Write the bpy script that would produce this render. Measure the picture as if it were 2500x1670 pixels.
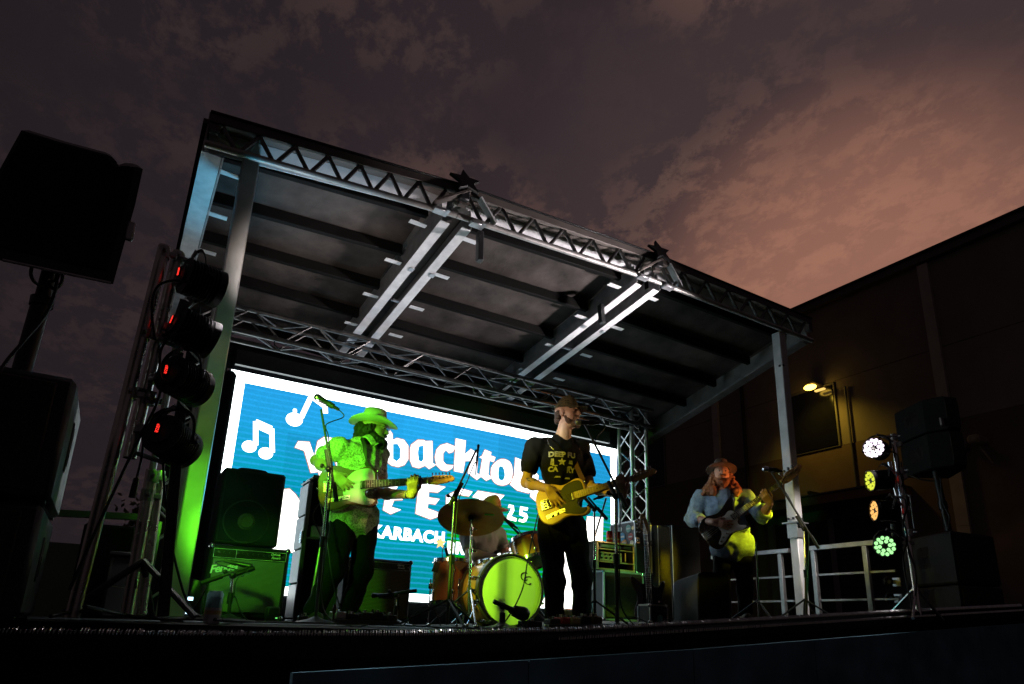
import bpy, bmesh, math, random
import numpy as np
from mathutils import Vector, Matrix, noise
from mathutils.bvhtree import BVHTree
R=math.radians; V=Vector
random.seed(7)
sc=bpy.context.scene; COL=sc.collection
for o in list(bpy.data.objects): bpy.data.objects.remove(o)

# ------------------------------------------------------------------ camera
FPX=1602.; PX,PY=1274.,1063.; ROLL=R(1.73); PITCH=R(16.28); YAW=R(31.45); CZ=.02
def ray(px,py):
    u=px-PX; v=PY-py; c,s=math.cos(ROLL),math.sin(ROLL)
    u,v=u*c-v*s,u*s+v*c
    y=FPX*math.cos(PITCH)-v*math.sin(PITCH); z=FPX*math.sin(PITCH)+v*math.cos(PITCH)
    return V((u*math.cos(YAW)+y*math.sin(YAW),-u*math.sin(YAW)+y*math.cos(YAW),z))
def at(px,py,D):                      # point at horizontal range D metres
    r=ray(px,py); r=r*(D/math.hypot(r.x,r.y)); return V((r.x,r.y,r.z+CZ))
def aX(px,py,X):
    r=ray(px,py); r=r*(X/r.x); return V((r.x,r.y,r.z+CZ))
def aY(px,py,Y):
    r=ray(px,py); r=r*(Y/r.y); return V((r.x,r.y,r.z+CZ))
cam=bpy.data.cameras.new('camera'); co=bpy.data.objects.new('camera',cam); COL.objects.link(co)
cam.sensor_width=36; cam.lens=FPX/2500*36; cam.shift_x=-(PX-1250)/2500; cam.shift_y=(PY-835)/2500
cam.clip_start=.05; cam.clip_end=2000
r0=ray(PX,PY); rt=(ray(PX+1,PY)-r0).normalized(); fw=r0.normalized(); up=rt.cross(fw)
co.matrix_world=Matrix(((rt.x,up.x,-fw.x,0),(rt.y,up.y,-fw.y,0),(rt.z,up.z,-fw.z,CZ),(0,0,0,1)))
sc.camera=co

# ------------------------------------------------------------------ night sky
w=bpy.data.worlds.new('World'); sc.world=w; w.use_nodes=True
nt=w.node_tree; nt.nodes.clear(); L=nt.links.new
def N(t,**k):
    n=nt.nodes.new(t)
    for a,b in k.items(): setattr(n,a,b)
    return n
def mth(op,a,b=None,c=None,clamp=False):
    n=N('ShaderNodeMath',operation=op,use_clamp=clamp)
    for i,x in enumerate((a,b,c)):
        if x is None: continue
        if hasattr(x,'is_linked') or hasattr(x,'links'): L(x,n.inputs[i])
        else: n.inputs[i].default_value=x
    return n.outputs[0]
tc=N('ShaderNodeTexCoord').outputs['Generated']
sep=N('ShaderNodeSeparateXYZ'); L(tc,sep.inputs[0])
gd=ray(2150,840).normalized()
dp=N('ShaderNodeVectorMath',operation='DOT_PRODUCT'); L(tc,dp.inputs[0]); dp.inputs[1].default_value=gd
def ramp(src,stops,interp='EASE'):
    n=N('ShaderNodeValToRGB'); L(src,n.inputs[0]); cr=n.color_ramp; cr.interpolation=interp
    while len(cr.elements)<len(stops): cr.elements.new(.5)
    for e,(p,c) in zip(cr.elements,stops): e.position=p; e.color=(*c,1)
    return n.outputs[0]
base=ramp(mth('MULTIPLY_ADD',dp.outputs['Value'],.5,.5),[(0,(.019,.0135,.0135)),(.62,(.0150,.0105,.0128)),(.80,(.0192,.0138,.0172)),(.90,(.0285,.0198,.0235)),(.965,(.049,.032,.0345)),(1,(.30,.138,.098))])
zc=mth('MAXIMUM',mth('ADD',sep.outputs[2],.18),.05)
cx=mth('DIVIDE',sep.outputs[0],zc); cy=mth('DIVIDE',sep.outputs[1],zc)
cmb=N('ShaderNodeCombineXYZ'); L(cx,cmb.inputs[0]); L(cy,cmb.inputs[1])
n1=N('ShaderNodeTexNoise'); L(cmb.outputs[0],n1.inputs['Vector']); n1.inputs['Scale'].default_value=2.2; n1.inputs['Detail'].default_value=1.5
mp=N('ShaderNodeMapping'); mp.inputs['Rotation'].default_value=(0,0,R(-35)); mp.inputs['Scale'].default_value=(1,.8,1); L(cmb.outputs[0],mp.inputs[0])
n2=N('ShaderNodeTexNoise'); L(mp.outputs[0],n2.inputs['Vector']); n2.inputs['Scale'].default_value=13; n2.inputs['Detail'].default_value=9; n2.inputs['Roughness'].default_value=.68; n2.inputs['Distortion'].default_value=.15
cl=mth('MULTIPLY',ramp(n1.outputs[0],[(0,(0,0,0)),(.36,(.06,)*3),(.56,(1,1,1)),(1,(1,1,1))]),ramp(n2.outputs[0],[(0,(0,0,0)),(.465,(0,0,0)),(.565,(.8,)*3),(1,(1,1,1))],'LINEAR'))
cc=ramp(mth('MULTIPLY_ADD',dp.outputs['Value'],.5,.5),[(0,(.004,.003,.003)),(.68,(.007,.0045,.0038)),(.80,(.021,.012,.0085)),(.89,(.056,.030,.020)),(.96,(.070,.036,.022)),(1,(.07,.03,.014))])
mx=N('ShaderNodeMix',data_type='RGBA',blend_type='ADD'); L(cl,mx.inputs['Factor']); L(base,mx.inputs[6]); L(cc,mx.inputs[7])
bg=N('ShaderNodeBackground'); L(mx.outputs[2],bg.inputs[0]); bg.inputs[1].default_value=1.0
L(bg.outputs[0],N('ShaderNodeOutputWorld').inputs[0])
sc.view_settings.view_transform='Standard'; sc.view_settings.look='None'; sc.view_settings.exposure=0; sc.view_settings.gamma=1
sc.render.engine='CYCLES'; sc.cycles.use_denoising=True; sc.cycles.max_bounces=6; sc.cycles.diffuse_bounces=3; sc.cycles.glossy_bounces=3
sc.cycles.sample_clamp_indirect=4; sc.cycles.caustics_reflective=False; sc.cycles.caustics_refractive=False

# ------------------------------------------------------------------ materials
def mat(name,col,rough=.5,metal=0,var=.2,scale=12,bump=0,bscale=60,emit=None,est=1,spec=.5,coat=0):
    m=bpy.data.materials.new(name); m.use_nodes=True; t=m.node_tree; b=t.nodes['Principled BSDF']; l=t.links.new
    b.inputs['Roughness'].default_value=rough; b.inputs['Metallic'].default_value=metal; b.inputs['Specular IOR Level'].default_value=spec
    b.inputs['Coat Weight'].default_value=coat
    tc=t.nodes.new('ShaderNodeTexCoord'); nz=t.nodes.new('ShaderNodeTexNoise'); l(tc.outputs['Object'],nz.inputs['Vector'])
    nz.inputs['Scale'].default_value=scale; nz.inputs['Detail'].default_value=6
    r=t.nodes.new('ShaderNodeValToRGB'); l(nz.outputs[0],r.inputs[0])
    r.color_ramp.elements[0].position=.3; r.color_ramp.elements[1].position=.7
    r.color_ramp.elements[0].color=(*[c*(1-var) for c in col],1); r.color_ramp.elements[1].color=(*[min(1,c*(1+var)) for c in col],1)
    l(r.outputs[0],b.inputs['Base Color'])
    mr=t.nodes.new('ShaderNodeMapRange'); l(nz.outputs[0],mr.inputs[0]); mr.inputs[3].default_value=max(.02,rough-.12); mr.inputs[4].default_value=min(1,rough+.12); l(mr.outputs[0],b.inputs['Roughness'])
    if bump:
        n2=t.nodes.new('ShaderNodeTexNoise'); l(tc.outputs['Object'],n2.inputs['Vector']); n2.inputs['Scale'].default_value=bscale; n2.inputs['Detail'].default_value=4
        bp=t.nodes.new('ShaderNodeBump'); bp.inputs['Strength'].default_value=bump; bp.inputs['Distance'].default_value=.01; l(n2.outputs[0],bp.inputs['Height']); l(bp.outputs[0],b.inputs['Normal'])
    if emit: b.inputs['Emission Color'].default_value=(*emit,1); b.inputs['Emission Strength'].default_value=est
    return m
MT={}
def mk(n,*a,**k): MT[n]=mat(n,*a,**k)
mk('alu',(.55,.55,.56),.38,1,.12,9,.08,30); mk('alu_dull',(.44,.42,.40),.42,.55,.2,7,.1,25); mk('chrome',(.75,.75,.76),.16,1,.06,20); mk('galv',(.42,.42,.43),.42,.7,.18,14)
mk('black_paint',(.018,.018,.019),.45,0,.3,20,.05,80); mk('black_plastic',(.012,.012,.013),.35,0,.3,30); mk('black_cloth',(.012,.012,.013),.95,0,.4,5,.2,40,spec=.12)
mk('black_tolex',(.009,.009,.009),.7,0,.3,40,.4,300,spec=.25); mk('monitor_grey',(.055,.05,.052),.7,0,.2,30,.2,200); mk('rubber',(.012,.012,.012),.6,0,.3,30,.2,120); mk('loop_grey',(.30,.29,.28),.35,.3); mk('mat_black',(.010,.009,.009),.7,0,.4,20,.4,150,spec=.2); mk('tube_alu',(.62,.58,.55),.3,.9,.2,10)
mk('ceiling_ply',(.052,.044,.040),.8,0,.55,3.4,.5,18,spec=.2); mk('rafter',(.005,.0045,.004),.7,0,.3,8,spec=.1); mk('beam_white',(.74,.74,.75),.42,.1,.14,11,.06,40)
mk('post',(.75,.75,.75),.45,.1,.14,6,.06,40)
mk('asphalt',(.05,.05,.052),.9,0,.3,2,.4,60); mk('wall_upper',(.27,.225,.19),.9,0,.12,1.5,.25,25); mk('wall_lower',(.16,.105,.09),.9,0,.15,1.5,.25,25)
mk('pilaster',(.52,.45,.42),.85,0,.12,3,.2,25); mk('win_glass',(.006,.006,.007),.12,0,.1,3); mk('win_frame',(.17,.16,.145),.5,.3,.1,8); mk('door_dark',(.02,.018,.017),.7,0,.2,3)
mk('awning',(.22,.11,.045),.6,0,.2,4); mk('truss_dark',(.16,.155,.15),.42,1,.25,12); mk('sunburst',(.17,.075,.03),.25,0,.35,5,coat=.4); mk('cap_metal',(.12,.10,.088),.6,.2,.2,5)
mk('fascia',(.13,.28,.37),.6,.2,.35,3,.1,12); mk('deck',(.012,.012,.012),.8,0,.3,6,.2,60,spec=.2)
mk('skin',(.50,.30,.215),.5,0,.12,30,.06,200); mk('skin_red',(.50,.27,.19),.5,0,.14,30,.06,200)
mk('hair_dark',(.018,.012,.009),.6,0,.4,60,.5,150); mk('hair_brown',(.055,.030,.017),.6,0,.4,60,.5,150); mk('hair_red',(.20,.075,.030),.6,0,.4,60,.5,150); mk('beard_brown',(.10,.055,.035),.7,0,.4,90,.5,220)
mk('tee_black',(.007,.007,.007),.9,0,.3,12,.2,250,spec=.12); mk('jeans',(.007,.008,.011),.9,0,.35,30,.3,300,spec=.12); mk('pants_black',(.006,.006,.006),.9,0,.3,12,.2,250,spec=.12)
mk('denim',(.17,.24,.33),.85,0,.25,40,.3,350,spec=.12); mk('tee_grey',(.22,.21,.20),.9,0,.15,12,.2,250,spec=.12); mk('cap_orange',(.45,.13,.035),.8,0,.15,20,.2,300)
mk('hat_cream',(.62,.56,.46),.8,0,.1,10,.1,200); mk('hat_brown',(.10,.066,.044),.85,0,.15,10,.1,200); mk('band',(.03,.025,.02),.7); mk('boot',(.03,.022,.016),.5,0,.3,20); mk('eye',(.02,.015,.012),.15)
mk('lens_glass',(.05,.05,.05),.1); mk('leather',(.10,.045,.022),.5,0,.3,40,.3,120); mk('strap_dark',(.02,.018,.015),.6)
mk('butterscotch',(.62,.36,.11),.22,0,.10,6,0,1,coat=.5); mk('maple',(.60,.37,.16),.3,0,.12,12); mk('maple_dark',(.50,.24,.09),.3,0,.15,12); mk('rosewood',(.045,.022,.014),.5,0,.3,30)
mk('pg_black',(.008,.008,.008),.5,spec=.3); mk('pg_white',(.72,.70,.62),.35,0,.06); mk('metal_part',(.6,.6,.6),.22,1,.1); mk('fret',(.7,.68,.6),.3,1); mk('string',(.55,.55,.5),.3,1); mk('bass_dark',(.02,.008,.007),.2,0,.3,6,coat=.5)
mk('drum_wood',(.42,.13,.04),.25,0,.25,5,coat=.4); mk('drum_head',(.72,.71,.66),.55,0,.05,6); mk('drum_hoop',(.05,.03,.02),.35); mk('bronze',(.30,.19,.15),.42,.35,.22,9,.15,30)
mk('tape_green',(.05,.9,.12),.5,0,.05,10,emit=None); mk('case_panel',(.055,.04,.045),.5,0,.2,10); mk('grille_dark',(.045,.038,.028),.85,0,.35,60,.5,350); mk('panel_black',(.01,.01,.01),.3); mk('rack_face',(.55,.42,.20),.35,.3,.15)
mk('white_print',(.75,.75,.72),.6,0,.08); mk('tee_print',(.42,.40,.30),.9,0,.4,60); mk('can_red',(.45,.03,.03),.3,.4); mk('can_teal',(.25,.55,.55),.3,.4); mk('can_white',(.6,.6,.62),.35,.3); mk('bin_plastic',(.14,.17,.16),.5,0,.3,4)
mk('stick_blue',(.05,.25,.45),.5); mk('stick_red',(.55,.06,.05),.5); mk('stick_orange',(.65,.28,.05),.5); mk('stick_teal',(.18,.42,.38),.5); mk('tattoo',(.06,.075,.075),.6,0,.3,60)
mk('car_red',(.30,.012,.014),.25,.1,.1,3,coat=.6); mk('tail',(.35,.02,.02),.2); mk('leaf',(.045,.055,.022),.7,0,.4,20); mk('bark',(.06,.045,.03),.9,0,.3,10,.4,30); mk('far_wall',(.16,.155,.17),.8,0,.15,.8); mk('beige',(.35,.28,.2),.6)
def emis(name,col,st):
    m=bpy.data.materials.new(name); m.use_nodes=True; b=m.node_tree.nodes['Principled BSDF']
    b.inputs['Base Color'].default_value=(.05,.05,.05,1); b.inputs['Emission Color'].default_value=(*col,1); b.inputs['Emission Strength'].default_value=st
    MT[name]=m; return m
emis('led_red',(1,.03,.02),2.2)
# amp grille cloth: woven threads, and a patterned light shirt
def pattern(name,c1,c2,scale,kind,rough=.8):
    m=mat(name,c1,rough); t=m.node_tree; b=t.nodes['Principled BSDF']; l=t.links.new; b.inputs['Specular IOR Level'].default_value=.15
    tc=t.nodes.new('ShaderNodeTexCoord'); x=t.nodes.new('ShaderNodeMix'); x.data_type='RGBA'; x.inputs[6].default_value=(*c1,1); x.inputs[7].default_value=(*c2,1)
    if kind=='weave':
        fac=None
        for ax,s in (('X',1),('Z',.7)):
            wv=t.nodes.new('ShaderNodeTexWave'); wv.bands_direction=ax; wv.inputs['Scale'].default_value=scale*s; l(tc.outputs['Object'],wv.inputs['Vector'])
            if fac is None: fac=wv.outputs['Fac']
            else:
                mm=t.nodes.new('ShaderNodeMath'); mm.operation='MULTIPLY'; l(fac,mm.inputs[0]); l(wv.outputs['Fac'],mm.inputs[1]); fac=mm.outputs[0]
        l(fac,x.inputs[0])
        bp=t.nodes.new('ShaderNodeBump'); bp.inputs['Strength'].default_value=.5; bp.inputs['Distance'].default_value=.004; l(fac,bp.inputs['Height']); l(bp.outputs[0],b.inputs['Normal'])
    else:
        v=t.nodes.new('ShaderNodeTexNoise'); v.inputs['Scale'].default_value=scale; v.inputs['Detail'].default_value=5; v.inputs['Distortion'].default_value=2; l(tc.outputs['Object'],v.inputs['Vector'])
        rp=t.nodes.new('ShaderNodeValToRGB'); rp.color_ramp.elements[0].position=.44; rp.color_ramp.elements[1].position=.60; l(v.outputs[0],rp.inputs[0]); l(rp.outputs[0],x.inputs[0])
    l(x.outputs[2],b.inputs['Base Color']); MT[name]=m
pattern('grille_silver',(.10,.10,.085),(.34,.33,.27),55,'weave'); pattern('grille_tweed',(.06,.055,.03),(.32,.29,.18),40,'weave'); pattern('shirt_print',(.66,.62,.52),(.24,.22,.17),42,'n',.85); pattern('camo',(.10,.085,.045),(.035,.035,.02),30,'n',.85)

# ------------------------------------------------------------------ builders
class G:
    def __init__(s): s.v=[]; s.f=[]
    def add(s,v,f):
        n=len(s.v); s.v+= [V(p) for p in v]; s.f+=[tuple(i+n for i in q) for q in f]; return s
    def box(s,c,d,M=None,ch=0):
        c=V(c); h=[x/2 for x in d]; vs=[]; fs=[]
        ch=min(ch,min(h)*.9)
        if ch<=0:
            for i in range(8): vs.append([(1 if i&(4>>k) else -1)*h[k] for k in range(3)])
            fs=[(0,1,3,2),(4,6,7,5),(0,4,5,1),(2,3,7,6),(0,2,6,4),(1,5,7,3)]
        else:
            for i in range(8):
                sg=[1 if i&(4>>k) else -1 for k in range(3)]
                for a in range(3): vs.append([sg[k]*(h[k]-(0 if k==a else ch)) for k in range(3)])
            ix=lambda b,a:(b[0]*4+b[1]*2+b[2])*3+a
            for a in range(3):
                b,c2=(a+1)%3,(a+2)%3
                for t in (0,1):
                    q=[]
                    for (x,y) in ((0,0),(1,0),(1,1),(0,1)):
                        k=[0,0,0]; k[a]=t; k[b]=x; k[c2]=y; q.append(ix(k,a))
                    fs.append(tuple(q))
                for (x,y) in ((0,0),(1,0),(1,1),(0,1)):
                    k=[0,0,0]; k[b]=x; k[c2]=y; k2=list(k); k2[a]=1
                    fs.append((ix(k,b),ix(k2,b),ix(k2,c2),ix(k,c2)))
            for i in range(8): fs.append((i*3,i*3+1,i*3+2))
        vs=[(M@V(p) if M else V(p))+c for p in vs]
        return s.add(vs,fs)
    def lathe(s,prof,o,ax,n=24,xa=None,ring=0):
        o=V(o); ax=V(ax).normalized(); x=V(xa) if xa else ax.orthogonal(); x=(x-ax*x.dot(ax)).normalized(); y=ax.cross(x)
        vs=[];fs=[];m=len(prof)
        for i in range(n):
            t=2*math.pi*i/n
            for (r,h) in prof: vs.append(o+x*(r*math.cos(t))+y*(r*math.sin(t))+ax*h)
        for i in range(n):
            j=(i+1)%n
            for k in range(m-1): fs.append((i*m+k,j*m+k,j*m+k+1,i*m+k+1))
        if ring:
            for i in range(n): j=(i+1)%n; fs.append((i*m+m-1,j*m+m-1,j*m,i*m))
            return s.add(vs,fs)
        if prof[0][0]>1e-6: fs.append(tuple(i*m for i in range(n))[::-1])
        if prof[-1][0]>1e-6: fs.append(tuple(i*m+m-1 for i in range(n)))
        return s.add(vs,fs)
    def cyl(s,a,b,r,r2=None,n=10):
        a=V(a); b=V(b); return s.lathe([(r,0),(r if r2 is None else r2,(b-a).length)],a,b-a,n)
    def tube(s,pts,r,n=6,flat=None,fu=None):
        pts=[V(p) for p in pts]; vs=[];fs=[]; u=None
        for i,p in enumerate(pts):
            d=(pts[min(i+1,len(pts)-1)]-pts[max(i-1,0)]).normalized()
            if u is None: u=V(fu) if fu else d.orthogonal()
            u=(u-d*u.dot(d)).normalized(); w2=d.cross(u)
            for k in range(n):
                t=2*math.pi*k/n+(math.pi/n)
                vs.append(p+u*(r*math.cos(t))+w2*((flat or r)*math.sin(t)))
        for i in range(len(pts)-1):
            for k in range(n): fs.append((i*n+k,i*n+(k+1)%n,(i+1)*n+(k+1)%n,(i+1)*n+k))
        fs.append(tuple(range(n))[::-1]); fs.append(tuple((len(pts)-1)*n+k for k in range(n)))
        return s.add(vs,fs)
    def prism(s,poly,o,x,y,th,ch=0):
        o=V(o);x=V(x).normalized();y=V(y);y=(y-x*y.dot(x)).normalized();z=x.cross(y);n=len(poly)
        cx=sum(p[0] for p in poly)/n; cy=sum(p[1] for p in poly)/n
        def ring(k,h):
            out=[]
            for i in range(n):
                a=poly[i-1];b=poly[i];c=poly[(i+1)%n]
                tx,ty=c[0]-a[0],c[1]-a[1]; l=math.hypot(tx,ty) or 1
                nx,ny=ty/l,-tx/l
                out.append(o+x*(b[0]-nx*k*SG)+y*(b[1]-ny*k*SG)+z*h)
            return out
        ar=sum(poly[i][0]*poly[(i+1)%n][1]-poly[(i+1)%n][0]*poly[i][1] for i in range(n)); SG=1 if ar>0 else -1
        rings=[ring(0,0),ring(0,th)] if not ch else [ring(ch,0),ring(0,ch),ring(0,th-ch),ring(ch,th)]
        vs=[p for r in rings for p in r]; fs=[]
        for q in range(len(rings)-1):
            for i in range(n): j=(i+1)%n; fs.append((q*n+i,q*n+j,(q+1)*n+j,(q+1)*n+i))
        fs.append(tuple(range(n))[::-1]); fs.append(tuple((len(rings)-1)*n+i for i in range(n)))
        return s.add(vs,fs)
    def sph(s,c,r,n=10):
        rr=r if hasattr(r,'__len__') else (r,r,r); g=G().lathe([(math.sin(math.pi*k/n),-math.cos(math.pi*k/n)) for k in range(n+1)],(0,0,0),(0,0,1),n+4)
        return s.add([V((p.x*rr[0],p.y*rr[1],p.z*rr[2]))+V(c) for p in g.v],g.f)
    def build(s,name,m,parent=None,wr=False,smooth=40,**pr):
        me=bpy.data.meshes.new(name); vs=s.v
        if wr and parent: Mi=ROOT[parent.name].inverted(); vs=[Mi@p for p in vs]
        me.from_pydata([tuple(p) for p in vs],[],s.f)
        bm=bmesh.new(); bm.from_mesh(me); bmesh.ops.remove_doubles(bm,verts=bm.verts,dist=1e-5) if len(bm.verts)<4000 else None
        bmesh.ops.recalc_face_normals(bm,faces=bm.faces); bm.to_mesh(me); bm.free()
        return place(name,me,m,parent,smooth,**pr)
ROOT={}
def place(name,me,m,parent=None,smooth=40,**pr):
    if m and not me.materials: me.materials.append(MT[m])
    if smooth:
        me.shade_smooth(); me.set_sharp_from_angle(angle=R(smooth))
    o=bpy.data.objects.new(name,me); COL.objects.link(o)
    if parent: o.parent=parent; ROOT[o.name]=ROOT[parent.name]
    else: ROOT[o.name]=Matrix()
    for k,v in pr.items(): o[k]=v
    return o
def thing(name,loc,label,cat,group=None,rz=0,M=None):
    o=bpy.data.objects.new(name,None); COL.objects.link(o); o.empty_display_size=.1
    mw=M if M else Matrix.Translation(V(loc))@Matrix.Rotation(rz,4,'Z')
    o.matrix_world=mw; ROOT[o.name]=mw; o['label']=label; o['category']=cat
    if group: o['group']=group
    return o
def tag(o,label,cat,group=None):
    o['label']=label; o['category']=cat
    if group: o['group']=group
    return o
def dup(root,M,label=None):
    def cp(o,par):
        c=o.copy(); COL.objects.link(c)
        if par: c.parent=par
        ROOT[c.name]=M
        for ch in list(o.children): cp(ch,c)
        return c
    c=cp(root,None); c.matrix_world=M
    if label: c['label']=label
    return c
def frame(o,x,y=None,z=None):         # matrix with given x axis and approximate y or z
    x=V(x).normalized()
    if z is not None: z=V(z); z=(z-x*z.dot(x)).normalized(); y=z.cross(x)
    else: y=V(y); y=(y-x*y.dot(x)).normalized(); z=x.cross(y)
    o=V(o)
    return Matrix(((x.x,y.x,z.x,o.x),(x.y,y.y,z.y,o.y),(x.z,y.z,z.z,o.z),(0,0,0,1)))
def smooth_poly(p,n=4):
    out=[];m=len(p)
    for i in range(m):
        a,b,c,d=[V((*p[(i+k)%m],0)) for k in (-1,0,1,2)]
        for q in range(n):
            t=q/n; v=.5*((2*b)+(c-a)*t+(2*a-5*b+4*c-d)*t*t+(3*b-a-3*c+d)*t**3); out.append((v.x,v.y))
    return out
def spl(pts,n=8):
    pts=[V(p) for p in pts]; out=[]
    for i in range(len(pts)-1):
        a=pts[max(i-1,0)];b=pts[i];c=pts[i+1];d=pts[min(i+2,len(pts)-1)]
        for q in range(n):
            t=q/n; out.append(.5*((2*b)+(c-a)*t+(2*a-5*b+4*c-d)*t*t+(3*b-a-3*c+d)*t**3))
    return out+[pts[-1]]
def text_mesh(txt,size,off=0,ext=.0015,shear=0,space=1):
    cu=bpy.data.curves.new('lettering','FONT'); cu.body=txt; cu.size=size; cu.offset=off; cu.extrude=ext; cu.shear=shear; cu.align_x='CENTER'; cu.align_y='CENTER'; cu.space_character=space; cu.resolution_u=3
    ob=bpy.data.objects.new('lettering',cu); COL.objects.link(ob); dg=bpy.context.evaluated_depsgraph_get()
    me=bpy.data.meshes.new_from_object(ob.evaluated_get(dg)); bpy.data.objects.remove(ob); me.materials.clear(); return me
def outline_mesh(polys,ext=.002):     # filled 2D outlines, inner ones become holes
    cu=bpy.data.curves.new('glyph','CURVE'); cu.dimensions='2D'; cu.fill_mode='BOTH'; cu.extrude=ext
    for p in polys:
        s=cu.splines.new('POLY'); s.points.add(len(p)-1); s.use_cyclic_u=True
        for q,(x,y) in zip(s.points,p): q.co=(x,y,0,1)
    ob=bpy.data.objects.new('glyph',cu); COL.objects.link(ob); dg=bpy.context.evaluated_depsgraph_get()
    me=bpy.data.meshes.new_from_object(ob.evaluated_get(dg)); bpy.data.objects.remove(ob); return me
def xform(me,M): me.transform(M); return me
def deckz(x): return .045*max(0,x-2.4)
# ------------------------------------------------------------------ ground, deck, skirt
def struct(o): o['kind']='structure'; return o
g=G(); n=24
for i in range(n+1):
    for j in range(n+1): g.v.append(V((-300+i*25,-300+j*25,-1.5)))
for i in range(n):
    for j in range(n): a=i*(n+1)+j; g.f.append((a,a+n+1,a+n+2,a+1))
struct(g.build('ground','asphalt'))
xs=[-1.1,0,2.4,3,4.5,6,8.6]
g=G(); 
for x in xs: g.v+=[V((x,3.32,deckz(x)-.012)),V((x,7.9,deckz(x)-.012)),V((x,7.9,deckz(x)-.16)),V((x,3.32,deckz(x)-.16))]
for i in range(len(xs)-1):
    for k in range(4): g.f.append((i*4+k,i*4+(k+1)%4,i*4+4+(k+1)%4,i*4+4+k))
g.f+=[(0,1,2,3),tuple(len(xs)*4-4+k for k in range(4))]
struct(g.build('stage_deck','deck',smooth=0))
# black edge matting along the lip, measured rise to the right
LIP=[(-.9,-.045),(-.31,-.041),(.41,-.038),(1.38,-.021),(2.42,.024),(3.86,.118),(5.97,.258),(8.4,.41)]
def lip(x): return float(np.interp(x,[p[0] for p in LIP],[p[1] for p in LIP]))
XS=[-.9+.25*i for i in range(38)]
mt=thing('edge_mat',(2,3.3,0),'long black ribbed rubber mat folded over the front lip of the stage','mat')
g=G()
for x in XS:
    z=lip(x); g.v+=[V((x,3.62,deckz(x)-.006)),V((x,3.50,max(deckz(x)-.006,z-.03))),V((x,3.37,z-.012)),V((x,3.325,z-.002)),V((x,3.30,z-.012)),V((x,3.29,z-.05)),V((x,3.288,z-.12)),V((x,3.31,z-.12))]
m8=8
for i in range(len(XS)-1):
    for k in range(m8-1): g.f.append((i*m8+k,i*m8+k+1,(i+1)*m8+k+1,(i+1)*m8+k))
g.build('mat_sheet','mat_black',mt,wr=True)
g=G(); rr=random.Random(3); x=-.9
while x<8.3:
    z=lip(x); p=.013 if x<2 else .017
    for row,(yy,dz) in enumerate(((3.303,0),(3.292,-.02 if x<1.8 else -.045))):
        if row and x<2.3: continue
        a=V((x+rr.uniform(-.002,.002),yy,z-.012+dz)); b=a+V((.006,.012,.014+rr.uniform(-.003,.003)))
        g.tube([a+V((0,-.002,-.008)),a+V((.002,-.004,.006)),b+V((0,0,.004))],.0042 if row==0 else .0034,4)
    x+=p*rr.uniform(.8,1.25)
o=g.build('mat_loop','chrome',mt,wr=True); o['kind']='stuff'
g=G()
for x in XS:
    for k,dz in enumerate((-.10,-.35,-.8,-1.48)): g.v.append(V((x,3.33+.012*math.sin(x*26+k)+.008*math.sin(x*61),lip(x)+dz if k<3 else -1.49)))
for i in range(len(XS)-1):
    for k in range(3): g.f.append((i*4+k,i*4+k+1,i*4+5+k,i*4+4+k))
tag(g.build('stage_skirt','black_cloth'),'black cloth skirt hanging below the front edge of the stage','skirt')
fa=thing('fascia_panel',(4,3.24,-.8),'dull blue grey sheet panels below the black mat at the lower right','panel')
for i in range(6):
    a,b=.79+i*1.26,.79+(i+1)*1.26-.008
    za,zb=[float(np.interp(x,[.78,2.73,8.28],[-.209,-.123,.219])) for x in (a,b)]
    g=G(); g.add([(a,3.2,za),(b,3.2,zb),(b,3.2,-1.49),(a,3.2,-1.49),(a,3.25,za),(b,3.25,zb),(b,3.25,-1.49),(a,3.25,-1.49)],[(0,1,2,3),(4,5,6,7),(0,1,5,4),(1,2,6,5),(2,3,7,6),(3,0,4,7)])
    g.build('sheet','fascia',fa,wr=True,smooth=0)
# ------------------------------------------------------------------ roof
ZF=([.1,1.77,4.27,6.75],[3.13,3.30,3.425,3.435]); ZT=([.1,2.12,4.44,6.76],[3.44,3.68,3.79,3.785])
zf=lambda x:float(np.interp(x,*ZF)); zt=lambda x:float(np.interp(x,*ZT))
def rb(x,y): return zf(x)+(3.03-zf(x))*(y-4.45)/1.75
roof=thing('stage_roof',(3.4,4.4,0),'aluminium mobile stage roof with a lattice front edge and two bright paired beams','stage roof')
def RB(name,m,g,**k): return g.build(name,m,roof,wr=True,**k)
def bar(g,a,b,w,h,upv=(0,0,1)):
    a=V(a);b=V(b);d=b-a;x=d.normalized();u=V(upv);u=(u-x*u.dot(x)).normalized();y=u.cross(x)
    M=Matrix(((x.x,y.x,u.x),(x.y,y.y,u.y),(x.z,y.z,u.z))); return g.box((a+b)/2,(d.length,w,h),M,min(w,h)*.08)
YF=4.40
bays=[(.06,1.98),(1.98,4.2),(4.2,6.78)]
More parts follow.
